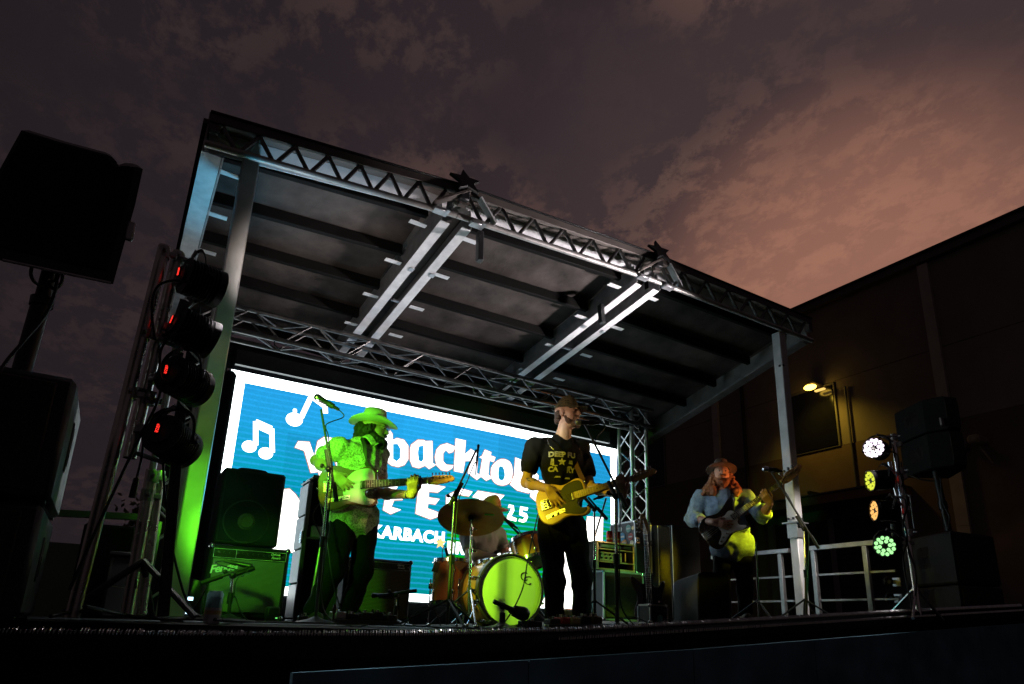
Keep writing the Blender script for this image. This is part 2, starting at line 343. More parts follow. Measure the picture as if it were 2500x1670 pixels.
for i,(a,b) in enumerate(bays):
    e=.004
    RB('top_chord','cap_metal',bar(G(),(a+e,YF,zt(a)-.085),(b-e,YF,zt(b)-.085),.05,.07))
    RB('drip_edge','black_paint',bar(G(),(a+e,YF-.005,zt(a)-.043),(b-e,YF-.005,zt(b)-.043),.065,.012))
    RB('bottom_chord','alu_dull',G().cyl((a+e,YF,zf(a)+.02),(b-e,YF,zf(b)+.02),.026,n=12))
    RB('soffit_strip','beam_white',bar(G(),(a+.03,YF+.16,zt(a)-.15),(b-.03,YF+.16,zt(b)-.15),.02,.15,(0,-.5,.85)))
    nb=[7,6,7][i]; x0=a+.10; st=(b-a-.2)/nb
    for k in range(nb):
        xa=x0+k*st
        for (p,q) in (((xa,1),(xa+st*.42,0)),((xa+st*.52,0),(xa+st*.94,1))):
            P=[(x,YF,(zt(x)-.125) if s else zf(x)+.03) for x,s in (p,q)]
            RB('brace','truss_dark',G().cyl(P[0],P[1],.017,n=8))
    RB('end_plate','cap_metal',G().box((a+.045,YF,(zt(a)+zf(a))/2),(.07,.05,zt(a)-zf(a)-.26)))
RB('end_plate','cap_metal',G().box((6.74,YF,(zt(6.74)+zf(6.74))/2),(.07,.05,zt(6.74)-zf(6.74)-.26)))
for x in (1.98,4.2):               # hinge plates and star shaped caps at the joints
    RB('hinge_plate','cap_metal',bar(G(),(x-.22,YF-.03,zf(x)+.04),(x+.10,YF-.03,zt(x)-.08),.02,.09,(0,-1,0)))
    RB('hinge_plate','beam_white',bar(G(),(x+.20,YF-.02,zt(x)-.10),(x+.36,YF-.02,zf(x)+.05),.02,.07,(0,-1,0)))
    st=[(math.cos(t*math.pi/5+.3)*(.15 if t%2==0 else .07),math.sin(t*math.pi/5+.3)*(.15 if t%2==0 else .07)) for t in range(10)]
    RB('star_cap','black_paint',G().prism(st,(x+.04,YF-.05,zt(x)-.03),(.97,.0,.12),(-.10,.35,.93),.03,.004))
    RB('cap_post','black_paint',G().box((x+.04,YF-.040,zt(x)-.11),(.09,.06,.18),ch=.01))
    for dx in (-.17,.17): RB('latch','galv',G().box((x+dx,YF-.02,zf(x)-.012),(.10,.08,.03),ch=.006).box((x+dx+.07,YF-.02,zf(x)-.01),(.03,.10,.012)))
RY=[4.66,5.22,5.80,6.36]; CE=.23
XL=[(.10,1.82),(2.16,3.98),(4.34,6.62)]; YC=[4.56]+RY+[7.5]
for (a,b) in XL:
    for j in range(5):
        y0,y1=YC[j]+.005,YC[j+1]-.005
        g=G(); q=[(x,y,rb(x,y)+CE+dz) for dz in (0,.03) for (x,y) in ((a,y0),(b,y0),(b,y1),(a,y1))]
        g.add(q,[(0,1,2,3),(4,5,6,7),(0,1,5,4),(1,2,6,5),(2,3,7,6),(3,0,4,7)]); RB('ceiling_panel','ceiling_ply',g,smooth=0)
        if j<4:
            g=G(); mx_=(a+b)/2
            y=RY[j]; bar(g,(a,y,rb(a,y)+CE-.055),(b,y,rb(b,y)+CE-.055),.055,.10); RB('rafter','rafter',g)
            if a>1:
                g=G(); g.box((a+.075,y,rb(a,y)+.035),(.15,.055,.006)); RB('bracket','beam_white',g,smooth=0)
            if b<6:
                g=G(); g.box((b-.075,y,rb(b,y)+.035),(.15,.055,.006)); RB('bracket','beam_white',g,smooth=0)
            if a<1: RB('bracket','beam_white',G().box((a+.16,y,rb(a,y)+.035),(.15,.055,.006)),smooth=0)
    ym=(a+b)/2
    for j in range(4): 
        y0,y1=YC[j]+.03,YC[j+1]-.03; xx=a+(b-a)*(.38 if a<4 else .55)
        g=G(); bar(g,(xx,y0,rb(xx,y0)+CE-.001),(xx,y1,rb(xx,y1)+CE-.001),.022,.004); RB('ceiling_seam','ceiling_ply',g)
for (f0,f1,r0_,r1_) in ((1.885,1.965,1.80,1.90),(2.085,2.17,2.0,2.10),(4.05,4.135,3.87,3.97),(4.285,4.375,4.10,4.20)):
    x0,x1=(f0+f1)/2,(r0_+r1_)/2; w=.088; s=(x1-x0)/1.7
    P=[V((x0+s*(y-4.5),y,rb(x0+s*(y-4.5),y))) for y in (4.5,7.3)]
    g=G(); bar(g,P[0],P[1],w,.008); RB('beam_flange','beam_white',g)
    g=G(); side=-1 if f0 in (1.885,4.05) else 1
    g2=[p+V((side*(w/2-.006),0,.11)) for p in P]; bar(g,g2[0],g2[1],.008,.21); RB('beam_web','galv',g)
for x,y in ((2.02,5.75),(4.12,5.75)):
    RB('cross_clip','galv',G().box((x,y,rb(x,y)+.02),(.12,.03,.02)).box((x,y+.06,rb(x,y)+.05),(.12,.03,.02)))
RB('light_bracket','black_paint',bar(G(),(2.27,4.52,zf(2.2)+.02),(2.27,4.50,zf(2.2)-.28),.05,.06,(0,1,0)))
RB('light_bracket','black_paint',bar(G(),(3.96,4.95,rb(4,4.95)+.02),(3.96,4.93,rb(4,4.95)-.2),.05,.06,(0,1,0)))
for x,sg in ((.12,1),(6.70,-1)):     # side beams
    g=G(); bar(g,(x,4.46,rb(x,4.46)+.0),(x,7.5,rb(x,7.5)),.13,.01); RB('side_flange','beam_white' if sg>0 else 'galv',g)
    g=G(); bar(g,(x-sg*.055,4.46,rb(x,4.46)+.17),(x-sg*.055,7.5,rb(x,7.5)+.17),.012,.33); RB('side_web','alu_dull',g)
    g=G(); bar(g,(x+sg*.075,4.46,rb(x,4.46)+.01),(x+sg*.075,7.5,rb(x,7.5)+.01),.012,.03); RB('side_lip','galv',g)
g=G(); q=[(x,y,rb(x,y)+.36+dz) for dz in (0,.03) for (x,y) in ((.03,4.46),(6.77,4.46),(6.77,7.6),(.03,7.6))]
xs2=[.03,1.77,4.27,6.77]; g=G()
for x in xs2: g.v+=[V((x,4.46,zt(x)-.05)),V((x,7.6,rb(x,7.6)+.40)),V((x,7.6,rb(x,7.6)+.36)),V((x,4.46,zt(x)-.09))]
for i in range(3):
    for k in range(4): g.f.append((i*4+k,i*4+(k+1)%4,i*4+4+(k+1)%4,i*4+4+k))
RB('roof_skin','cap_metal',g,smooth=0)
q=aY(594,347,4.52); RB('gusset','beam_white',G().box(q,(.15,.008,.12),Matrix.Rotation(.3,3,'Y'),.003)); q=aY(560,335,4.53); RB('gusset','beam_white',G().box(q,(.12,.008,.10),Matrix.Rotation(.3,3,'Y'),.003))
# posts
RB('post','post',G().box((.385,4.62,1.62),(.115,.115,3.3),ch=.008))
RB('post','post',G().box((6.24,4.47,2.30),(.115,.115,2.26),ch=.008))
RB('post','post',G().box((6.245,4.475,.66),(.10,.10,1.06),ch=.008))
RB('post_collar','galv',G().box((6.24,4.47,1.185),(.19,.19,.014)).box((6.24,4.47,1.10),(.125,.125,.15)))
g=G()
for z in (1.13,): 
    for dx in (-.03,.03): g.cyl((6.24+dx,4.47-.075,1.23),(6.24+dx,4.47-.055,1.23),.012,n=6).cyl((6.24-.075,4.47+dx,1.23),(6.24-.055,4.47+dx,1.23),.012,n=6)
RB('bolt','black_paint',g); RB('pin_hole','black_paint',G().cyl((6.2,4.41,3.0),(6.2,4.42,3.0),.014,n=8).cyl((6.175,4.45,3.0),(6.185,4.45,3.0),.014,n=8))
RB('base_plate','galv',G().box((.385,4.62,.012),(.24,.24,.024)))
# ------------------------------------------------------------------ box trusses that carry the screen drape
def boxtruss(t,a,b,w,h,u,nb,mt='alu_dull',r=.025):
    a=V(a);b=V(b);d=(b-a).normalized();u=V(u).normalized();s=d.cross(u)
    cs=[(su*h/2,ss*w/2) for su in (-1,1) for ss in (-1,1)]
    P=lambda k,t_: a+(b-a)*t_+u*cs[k][0]+s*cs[k][1]
    for k in range(4): G().cyl(P(k,0),P(k,1),r,n=10).build('chord',mt,t,wr=True)
    for (i,j) in ((0,2),(1,3),(0,1),(2,3)):
        for q in range(nb):
            k0,k1=(i,j) if q%2==0 else (j,i)
            G().cyl(P(k0,(q+.06)/nb),P(k1,(q+.94)/nb),r*.36,n=6).build('brace',mt,t,wr=True)
bt=thing('lighting_truss',(3.1,6.4,2.75),'long aluminium box truss spanning the stage above the video screen','truss')
boxtruss(bt,(.46,6.45,2.77),(5.95,6.45,2.79),.26,.24,(0,0,1),18,'truss_dark')
for x in (1.0,2.1,3.2,4.3,5.2):
    G().box((x,6.32,2.68),(.03,.03,.02)).tube([(x,6.32,2.67),(x+.01,6.34,2.60),(x+.05,6.34,2.57)],.008).build('clamp','black_paint',bt,wr=True)
tw=thing('truss_tower',(5.9,6.5,0),'upright aluminium lattice tower at the right edge of the video screen','truss')
boxtruss(tw,(5.84,6.62,.1),(5.84,6.62,2.92),.26,.26,(1,0,0),11,'alu',.027)
G().box((5.84,6.62,.07),(.6,.6,.02)).build('base_plate','galv',tw,wr=True)
tw2=thing('truss_tower',(.5,6.5,0),'upright lattice tower hidden in the dark beside the left edge of the screen','truss')
boxtruss(tw2,(.32,6.62,.0),(.32,6.62,2.9),.26,.26,(1,0,0),11,'alu_dull',.027)
# ------------------------------------------------------------------ video screen
SY=7.0
def S(px,py): p=aY(px,py,SY); return (p.x,p.z)
x0,x1=.735,5.86; z0,z1=.255,2.49
scr=thing('led_screen',((x0+x1)/2,SY,z0),'large lit video wall showing festival lettering on a blue and green field','video screen')
m=bpy.data.materials.new('screen_field'); m.use_nodes=True; t=m.node_tree; t.nodes.clear(); l=t.links.new
def nn(tp,**k):
    q=t.nodes.new(tp)
    for a,b in k.items(): setattr(q,a,b)
    return q
tcn=nn('ShaderNodeTexCoord'); geo=nn('ShaderNodeNewGeometry'); sp=nn('ShaderNodeSeparateXYZ'); l(geo.outputs['Position'],sp.inputs[0])
mr=nn('ShaderNodeMapRange'); l(sp.outputs[2],mr.inputs[0]); mr.inputs[1].default_value=z0; mr.inputs[2].default_value=z1
rp=nn('ShaderNodeValToRGB'); l(mr.outputs[0],rp.inputs[0]); cr=rp.color_ramp
st=[(.0,(.0,.25,.24)),(.25,(0,.26,.31)),(.45,(0,.27,.37)),(.62,(.004,.29,.46)),(.8,(.012,.28,.57)),(1,(.016,.27,.60))]
while len(cr.elements)<len(st): cr.elements.new(.5)
for e,(p,c) in zip(cr.elements,st): e.position=p; e.color=(*c,1)
wv=nn('ShaderNodeTexWave',bands_direction='Z'); l(geo.outputs['Position'],wv.inputs['Vector']); wv.inputs['Scale'].default_value=5.2; wv.inputs['Distortion'].default_value=1.6; wv.inputs['Detail'].default_value=1; wv.inputs['Detail Scale'].default_value=.4
wp=nn('ShaderNodeMapRange'); l(wv.outputs['Fac'],wp.inputs[0]); wp.inputs[1].default_value=.55; wp.inputs[2].default_value=.95
rp2=nn('ShaderNodeValToRGB'); l(mr.outputs[0],rp2.inputs[0]); st=[(.0,(.0,.30,.006)),(.34,(0,.29,.012)),(.48,(0,.27,.09)),(.62,(0,.27,.36)),(.8,(.012,.28,.55)),(1,(.016,.27,.60))]
while len(rp2.color_ramp.elements)<len(st): rp2.color_ramp.elements.new(.5)
for e,(p,c) in zip(rp2.color_ramp.elements,st): e.position=p; e.color=(*c,1)
gt=nn('ShaderNodeMath',operation='GREATER_THAN'); l(sp.outputs[0],gt.inputs[0]); gt.inputs[1].default_value=.735+.6406*4
m0=nn('ShaderNodeMix',data_type='RGBA'); l(gt.outputs[0],m0.inputs[0]); l(rp.outputs[0],m0.inputs[6]); l(rp2.outputs[0],m0.inputs[7])
m1=nn('ShaderNodeMix',data_type='RGBA'); m1.inputs[7].default_value=(.02,.34,.75,1); l(m0.outputs[2],m1.inputs[6])
mf=nn('ShaderNodeMath',operation='MULTIPLY'); l(wp.outputs[0],mf.inputs[0]); mf.inputs[1].default_value=.55; l(mf.outputs[0],m1.inputs[0])
nz=nn('ShaderNodeTexNoise'); nz.inputs['Scale'].default_value=55; l(geo.outputs['Position'],nz.inputs['Vector'])
oi=nn('ShaderNodeObjectInfo'); ad=nn('ShaderNodeMath',operation='MULTIPLY_ADD'); l(oi.outputs['Random'],ad.inputs[0]); ad.inputs[1].default_value=.30; ad.inputs[2].default_value=.92
a2=nn('ShaderNodeMath',operation='MULTIPLY_ADD'); l(nz.outputs[0],a2.inputs[0]); a2.inputs[1].default_value=.45; l(ad.outputs[0],a2.inputs[2])
em=nn('ShaderNodeEmission'); l(m1.outputs[2],em.inputs[0]); l(a2.outputs[0],em.inputs[1]); l(em.outputs[0],nn('ShaderNodeOutputMaterial').inputs[0]); MT['screen_field']=m
emis('screen_white',(.90,1,1),5.5); emis('screen_warm',(1,.97,.92),3.2); emis('screen_orange',(1,.62,.2),1.4); emis('screen_print',(.95,.97,1),2.6); emis('screen_halo',(.85,.34,.20),.8)
G().box(((x0+x1)/2,SY+.07,(z0+z1)/2),(x1-x0+.04,.10,z1-z0+.04)).build('cabinet','black_paint',scr,wr=True)
NX,NZ=8,4; dx=(x1-x0)/NX; dz=(z1-z0)/NZ
mesh=None
for i in range(NX):
    for j in range(NZ):
        c=(x0+(i+.5)*dx,SY+.006,z0+(j+.5)*dz)
        if mesh is None:
            o=G().box((0,0,0),(dx-.0035,.024,dz-.0035)).build('led_panel','screen_field',scr,smooth=0); mesh=o.data
        else: o=place('led_panel',mesh,None,scr,0)
        o.location=V(c)-V(((x0+x1)/2,SY,z0))
bw=.115
def sbox(name,a,b,c,d,m,y=.012): return G().box(((a+b)/2,SY-y,(c+d)/2),(b-a,.004,d-c)).build(name,m,scr,wr=True,smooth=0)
sbox('white_border',x0,x1,z1-bw,z1,'screen_white'); sbox('white_border',x0,x1,z0,z0+.085,'screen_white')
sbox('white_border',x0,x0+.145,z0+.087,z1-bw-.002,'screen_white'); sbox('white_border',x1-.11,x1,z0+.087,z1-bw-.002,'screen_white')
def glyph(name,polys,m='screen_print',y=.016,sm=0,halo=True):
    ps=[[S(*p) for p in P] for P in polys]
    if sm: ps=[smooth_poly(P,sm) for P in ps]
    M=Matrix.Translation((0,SY-y,0))@Matrix.Rotation(R(90),4,'X')
    me=xform(outline_mesh(ps,.0015),ROOT[scr.name].inverted()@M); place(name,me,m,scr,0)
    if halo:
        P=ps[0]; n=len(P); ar=sum(P[i][0]*P[(i+1)%n][1]-P[(i+1)%n][0]*P[i][1] for i in range(n)); sg=1 if ar>0 else -1; Q=[]
        for i in range(n):
            a,c=P[i-1],P[(i+1)%n]; tx,ty=c[0]-a[0],c[1]-a[1]; q=math.hypot(tx,ty) or 1; Q.append((P[i][0]+sg*ty/q*.011,P[i][1]-sg*tx/q*.011))
        me=xform(outline_mesh([Q]+ps[1:],.0012),ROOT[scr.name].inverted()@Matrix.Translation((0,.0035,0))@M); place('glyph_edge',me,'screen_halo',scr,0)
A1=lambda L_:[(700+x/4.3556,940+y/4.3556) for x,y in L_]
A2=lambda L_:[(1000+x/2.5286,940+y/2.5286) for x,y in L_]
A3=lambda L_:[(1000+x/5.807,1130+y/5.807) for x,y in L_]
glyph('letter_k',[A1([(85,665),(120,605),(235,610),(290,760),(330,600),(400,555),(470,565),(440,660),(360,760),(430,900),(450,990),(345,990),(335,925),(255,935),(185,700)])])
glyph('letter_a',[A1([(520,640),(600,600),(700,620),(710,900),(640,930),(540,900),(500,780)]),A1([(590,700),(630,690),(630,830),(590,830)])])
glyph('letter_r',[A1([(770,600),(860,620),(870,680),(960,640),(1000,700),(940,760),(890,760),(890,930),(790,920)])])
glyph('letter_b',[A1([(1040,520),(1095,490),(1115,520),(1122,590),(1165,570),(1240,588),(1285,650),(1285,790),(1245,850),(1180,872),(1110,855),(1035,800)]),A1([(1125,630),(1175,628),(1205,680),(1202,780),(1165,815),(1125,790)])])
glyph('letter_a',[A1([(1320,640),(1390,588),(1450,590),(1470,602),(1540,598),(1545,835),(1578,850),(1510,892),(1465,858),(1400,885),(1335,868),(1308,800),(1308,690)]),A1([(1400,655),(1448,645),(1450,790),(1430,822),(1397,805),(1388,720)])])
glyph('letter_c',[A1([(1590,690),(1630,645),(1700,625),(1790,660),(1760,712),(1722,725),(1685,690),(1655,730),(1655,815),(1690,852),(1765,858),(1750,888),(1700,916),(1640,905),(1590,855),(1572,770)])])
glyph('letter_h',[A2([(283,332),(342,345),(336,430),(375,398),(418,425),(410,545),(442,562),(412,585),(358,545),(372,470),(338,470),(325,542),(272,532)])])
glyph('letter_t',[A2([(445,440),(462,402),(500,418),(496,438),(525,448),(515,475),(488,468),(480,555),(508,572),(470,590),(430,560),(447,455),(428,448)])])
glyph('letter_o',[A2([(508,500),(560,460),(612,475),(630,525),(620,595),(575,620),(525,605),(500,560)]),A2([(548,508),(575,510),(585,560),(570,590),(545,575)])],sm=3)
glyph('letter_b',[A2([(650,450),(702,470),(695,545),(760,520),(790,560),(785,640),(730,668),(660,650),(618,615),(642,560)]),A2([(690,580),(740,570),(735,640),(690,620)])])
glyph('letter_e',[A2([(748,640),(800,590),(870,600),(880,660),(800,665),(850,720),(790,730),(742,690)])])
glyph('letter_r',[A2([(900,600),(960,620),(1000,600),(1020,650),(960,670),(955,760),(895,745)])])
glyph('letter_f',[A1([(965,1185),(1040,1100),(1190,1060),(1150,1120),(1100,1165),(1250,1170),(1222,1222),(1135,1225),(1105,1300),(1208,1328),(1100,1372),(1022,1330),(1045,1195)])])
glyph('letter_e',[A3([(90,370),(190,285),(500,348),(390,420),(265,410),(262,495),(415,518),(355,590),(255,575),(243,650),(415,715),(415,755),(290,800),(80,720),(120,385)])])
glyph('letter_s',[A3([(515,470),(720,368),(882,415),(830,475),(690,450),(620,500),(840,600),(830,760),(640,840),(480,780),(540,720),(650,750),(720,690),(510,600)])])
glyph('letter_t',[A3([(885,490),(960,402),(1335,465),(1250,552),(1130,530),(1090,760),(1160,800),(1030,850),(930,790),(980,510)])])
glyph('numeral_2',[A3([(1385,640),(1400,592),(1465,605),(1475,680),(1430,760),(1510,790),(1500,835),(1370,800),(1375,755),(1420,680),(1430,640)])],halo=False)
glyph('numeral_5',[A3([(1560,618),(1670,640),(1660,680),(1595,670),(1590,700),(1650,720),(1668,770),(1640,835),(1600,850),(1535,830),(1545,795),(1600,810),(1620,770),(1545,740)])],halo=False)
pa=aY(1028,1304,SY-.016); pb=aY(1105,1322,SY-.016)
def stext(name,txt,ctr,size,m='screen_print',off=.006):
    me=text_mesh(txt,size,off,.0012,0,1.08); xform(me,ROOT[scr.name].inverted()@Matrix.Translation((ctr[0],SY-.016,ctr[1]))@Matrix.Rotation(R(90),4,'X')); return place(name,me,m,scr,0)
p=S(997,1307); stext('print_line','KARBACH',p,.185,off=.009); 
p=S(1074,1326); s5=[(math.sin(k*math.pi/5)*(.075 if k%2==0 else .032),math.cos(k*math.pi/5)*(.075 if k%2==0 else .032)) for k in range(10)]
g=G().prism([(p[0]+a,p[1]+b) for a,b in s5],(0,SY-.016,0),(1,0,0),(0,0,1),.003); g.build('print_star','screen_orange',scr,wr=True,smooth=0)
p=S(1170,1345); stext('print_line','BREWING',p,.185,off=.009)
# the two notes, the mug and the boot glass
def stroke(name,pts,w_,m='screen_warm'):
    g=G(); ps=[V((*S(*p),0)) for p in pts]; g.tube([(q.x,SY-.016,q.y) for q in ps],w_,4,.002,fu=(0,-1,0)) ; return g
def oval(g,c,rx,rz): x,z=S(*c); return g.lathe([(1,0),(1,.003)],(0,0,0),(0,-1,0),20) if False else g.prism([(x+rx*math.cos(t*math.pi/10),z+rz*math.sin(t*math.pi/10)) for t in range(20)],(0,SY-.018,0),(1,0,0),(0,0,1),.003)
def ribbon(g,pts,wd):
    ps=[S(*p) for p in pts]
    for a,b in zip(ps,ps[1:]):
        d=V((b[0]-a[0],b[1]-a[1])).normalized(); n_=V((-d.y,d.x))*wd/2; RB_.n+=1; y=SY-.016-.0004*RB_.n
        g.add([(a[0]+n_.x,y,a[1]+n_.y),(b[0]+n_.x,y,b[1]+n_.y),(b[0]-n_.x,y,b[1]-n_.y),(a[0]-n_.x,y,a[1]-n_.y)],[(0,1,2,3)])
    return g
class RB_: n=0
B1=lambda x,y:(450+x/2.3057,880+y/2.3057)
g=G(); oval(g,B1(364,487),.072,.062); oval(g,B1(456,525),.072,.062); ribbon(g,[B1(400,480),B1(400,345),B1(490,385),B1(494,520)],.05); RB_.n+=1; ribbon(g,[B1(402,372),B1(488,412)],.04)
g.build('music_note','screen_warm',scr,wr=True,smooth=0)
g=G(); oval(g,B1(617,335),.088,.075); ribbon(g,[B1(655,325),B1(712,205),B1(790,262),B1(792,300)],.055); g.build('music_note','screen_warm',scr,wr=True,smooth=0)
g=G(); ribbon(g,[B1(620,275),B1(620,297)],.03); RB_.n+=1; ribbon(g,[B1(609,286),B1(631,286)],.03); g.build('note_sparkle','screen_warm',scr,wr=True,smooth=0)
A6=lambda L_:[(640+x/4.127,1120+y/4.127) for x,y in L_]
glyph('beer_mug',[A6([(60,240),(145,255),(190,280),(215,312),(270,308),(330,365),(460,560),(420,960),(200,930),(20,890)])],'screen_warm',.02)
glyph('boot_glass',[[(1432,1262),(1470,1264),(1468,1330),(1446,1400),(1440,1492),(1320,1478),(1335,1440),(1378,1330),(1425,1320)]],'screen_warm',.02)
glyph('boot_glass',[[(790,1395),(835,1400),(830,1480),(770,1470)]],'screen_warm',.02)
# black drape and frame round the screen
dr=thing('black_drape',(3,7.1,0),'black drape and frame filling the dark gap around the video screen','drape')
for (a,b,c,d,y) in ((.36,6.2,2.52,2.86,7.03),(.30,.70,-.05,2.86,7.03),(5.90,6.02,.1,2.86,7.03),(.3,6.2,-.05,.24,7.03)):
    g=G(); nx=max(2,int((b-a)/.06))
    for i in range(nx+1):
        x=a+(b-a)*i/nx; yy=y+.012*math.sin(x*55)
        g.v+=[V((x,yy,c)),V((x,yy,d)),V((x,yy+.02,d)),V((x,yy+.02,c))]
    for i in range(nx):
        for k in range(4): g.f.append((i*4+k,i*4+(k+1)%4,i*4+4+(k+1)%4,i*4+4+k))
    g.build('cloth_panel','black_cloth',dr,wr=True)
g=G(); g.box((3.2,6.9,2.6),(4.9,.05,.16)); g.build('top_pipe','black_paint',dr,wr=True)
# drape roll beside the left post, between post and screen
tag(G().box((.62,5.95,1.05),(.10,.12,2.1),ch=.03).build('drape_bundle','black_cloth'),'tall black cloth bundle between the left roof post and the bass cabinet','drape')
# ------------------------------------------------------------------ handrail on the right, far rail on the left
def rail(lbl,y0,y1,posts,X=6.62):
    t=thing('handrail',(X,posts[0],.16),lbl,'handrail','aluminium handrail sections along the stage side')
    for k,z in enumerate((.955,.663,.392)): bar(G(),(X+(0 if k==0 else .012),y0,z),(X+(0 if k==0 else .012),y1,z),.05 if k==0 else .022,.05 if k==0 else .022).build('rail_bar','galv',t,wr=True)
    for y in posts: bar(G(),(X,y,.16),(X,y,.928),.05,.05,(0,1,0)).build('rail_post','galv',t,wr=True)
Ry=lambda px:aX(px,1400,6.62).y
rail('bright aluminium handrail section between the right roof post and the light tree',Ry(1982),Ry(2186),(Ry(1991),Ry(2119)))
rail('bright aluminium handrail section behind the bass player, left of the right roof post',Ry(1740),Ry(1932),(Ry(1909),Ry(1775)))
t=thing('handrail',(-.3,4.6,0),'low grey side rail behind the left lighting stand','handrail')
bar(G(),(-.42,4.64,.57),(.20,4.62,.60),.04,.04).build('rail_bar','far_wall',t,wr=True); bar(G(),(.22,4.62,0),(.22,4.62,.58),.04,.04,(0,1,0)).build('rail_post','galv',t,wr=True); bar(G(),(-.42,4.66,0),(-.42,4.66,.55),.04,.04,(0,1,0)).build('rail_post','galv',t,wr=True)
# ------------------------------------------------------------------ warehouse on the right
WX=15.6
wh=thing('warehouse',(WX,10,-1.5),'dark tilt up concrete warehouse with pilasters rising on the right','building')
def WB(name,m,y0,y1,z0,z1,pr=.0,th=.3,**k): return G().box((WX-pr+th/2,(y0+y1)/2,(z0+z1)/2),(th,y1-y0,z1-z0),ch=k.pop('ch',0)).build(name,m,wh,wr=True,smooth=0,**k)
ys=[-14,-6.5,.2,7.0,13.68,20.4,27.1,34]
for a,b in zip(ys,ys[1:]):
    for (c,d,m_) in ((-1.5,4.77,'wall_lower'),(4.785,6.56,'wall_upper'),(6.575,8.8,'wall_upper')):
        WB('wall_panel',m_,a+.006,b-.006,c,d,.02 if m_=='wall_lower' else 0)
for y in ys: 
    WB('pilaster','pilaster',y-.13,y+.13,-1.5,2.4-.008,.10); WB('pilaster','pilaster',y-.13,y+.13,2.4,5.06,.10); WB('pilaster','pilaster',y-.12,y+.12,5.07,8.76,.09)
for a,b in zip(ys,ys[1:]): WB('parapet_cap','cap_metal',a+.004,b-.004,8.805,9.0,.14,.6)
WB('roof_flashing','black_paint',-14,34,9.002,9.05,.2,.7)
for (ya,yb) in ((9.6,11.2),(16.0,17.3),(2.4,4.0),(-4.0,-2.4)):
    f=WB('window_frame','win_frame',ya,yb,4.76,6.53,.05,.06,ch=.01)
    G().box((WX-.055,(ya+yb)/2,5.645),(.012,yb-ya-.14,1.63)).build('pane','win_glass',f,smooth=0) if False else G().box((WX-.058,(ya+yb)/2,5.645),(.02,yb-ya-.12,1.65)).build('pane','win_glass',f,wr=False,smooth=0)
for f in [c for c in wh.children if c.name.startswith('window_frame')]:
    for c in f.children: c.data.transform(ROOT[wh.name].inverted())
WB('canopy','awning',8.0,13.2,3.17,3.38,.9,.9); WB('canopy_edge','cap_metal',8.0,13.2,3.39,3.43,.94,.94)
d_=WB('dock_door','door_dark',8.3,11.7,-1.3,2.9,.06,.06)
WB('door_frame','win_frame',11.75,12.0,-1.3,2.95,.10,.1); WB('door_frame','win_frame',10.0,10.16,-1.3,2.95,.10,.1)
for k in range(5): WB('door_slat','door_dark',8.35,9.95,-1.2+k*.8,-.45+k*.8,.09,.03)
# wall lamp, lit
wl=thing('wall_lamp',(WX-.3,10.0,6.45),'glowing yellow flood lamp on the warehouse wall above the window','lamp')
lp=aX(1976,945,WX-.45)
G().box((WX-.2,lp.y,lp.z+.10),(.5,.30,.10),ch=.03).build('housing','cap_metal',wl,wr=True)
emis('lamp_glow',(1,.60,.07),9); emis('reflected_glow',(1,.62,.16),1.2)
G().sph((WX-.42,lp.y,lp.z),(.13,.17,.07),12).build('lamp_lens','lamp_glow',wl,wr=True)
q=aX(1999,951,WX-.3); G().box((WX-.25,q.y,q.z),(.10,.30,.05),ch=.02).build('reflector','reflected_glow',wl,wr=True)  # reflector is no source; its emission stands in for reflected lamp light
def spot(par,loc,tgt,col,e,ang=40,blend=.6,size=.05,wr=True,nm='lamp'):
    ld=bpy.data.lights.new(nm,'SPOT'); ld.energy=e; ld.color=col; ld.spot_size=R(ang); ld.spot_blend=blend; ld.shadow_soft_size=size
    o=bpy.data.objects.new(nm,ld); COL.objects.link(o); loc=V(loc); d=(V(tgt)-loc).normalized()
    M=Matrix.Translation(loc)@d.to_track_quat('-Z','Y').to_matrix().to_4x4()
    if par: o.parent=par; o.matrix_local=ROOT[par.name].inverted()@M
    else: o.matrix_world=M
    return o
spot(wl,(WX-.85,lp.y,lp.z-.05),(WX-.1,lp.y-.15,lp.z-2.6),(1,.66,.06),85,122,.9,.1)
sc_=thing('security_camera',(WX-.3,6.5,4.3),'small beige security camera on the warehouse wall by the pilaster','camera')
p=aX(2388,1076,WX-.4); G().box(p,(.5,.24,.20),ch=.05).build('camera_body','beige',sc_,wr=True); bar(G(),p+V((0,0,-.1)),p+V((.1,-.16,-.5)),.03,.03,(0,1,0)).build('arm','beige',sc_,wr=True)
p=aX(2352,1088,WX-.1); tag(G().box(p,(.15,.2,.22),ch=.03).build('junction_box','cap_metal'),'small dark junction box on the wall left of the security camera','box')
# ------------------------------------------------------------------ parked red car, far wall and tree
car=thing('parked_car',(9.6,6.5,-1.5),'dark red car parked beyond the handrail','car',rz=R(-58))
body=[(-2.1,.35),(-2.15,.7),(-2.05,.95),(-1.3,1.05),(-.7,1.55),(.75,1.60),(1.5,1.12),(2.1,.98),(2.2,.6),(2.15,.35)]
G().prism(body,(0,.88,0),(1,0,0),(0,0,1),1.76,.07).build('body','car_red',car)
G().prism([(-1.15,1.1),(-.66,1.48),(.70,1.52),(1.28,1.12)],(0,.90,0),(1,0,0),(0,0,1),1.80,.02).build('side_glass','win_glass',car)
for sx in (-1.35,1.4):
    for sy in (-.85,.85): 
        w_=G().lathe([(.1,-.1),(.30,-.11),(.33,-.06),(.33,.06),(.30,.11),(.1,.1)],(sx,sy,.33),(0,1,0),20).build('wheel','rubber',car); G().lathe([(0,-.115),(.2,-.118),(.2,.118),(0,.115)],(sx,sy,.33),(0,1,0),16).build('rim','galv',w_)
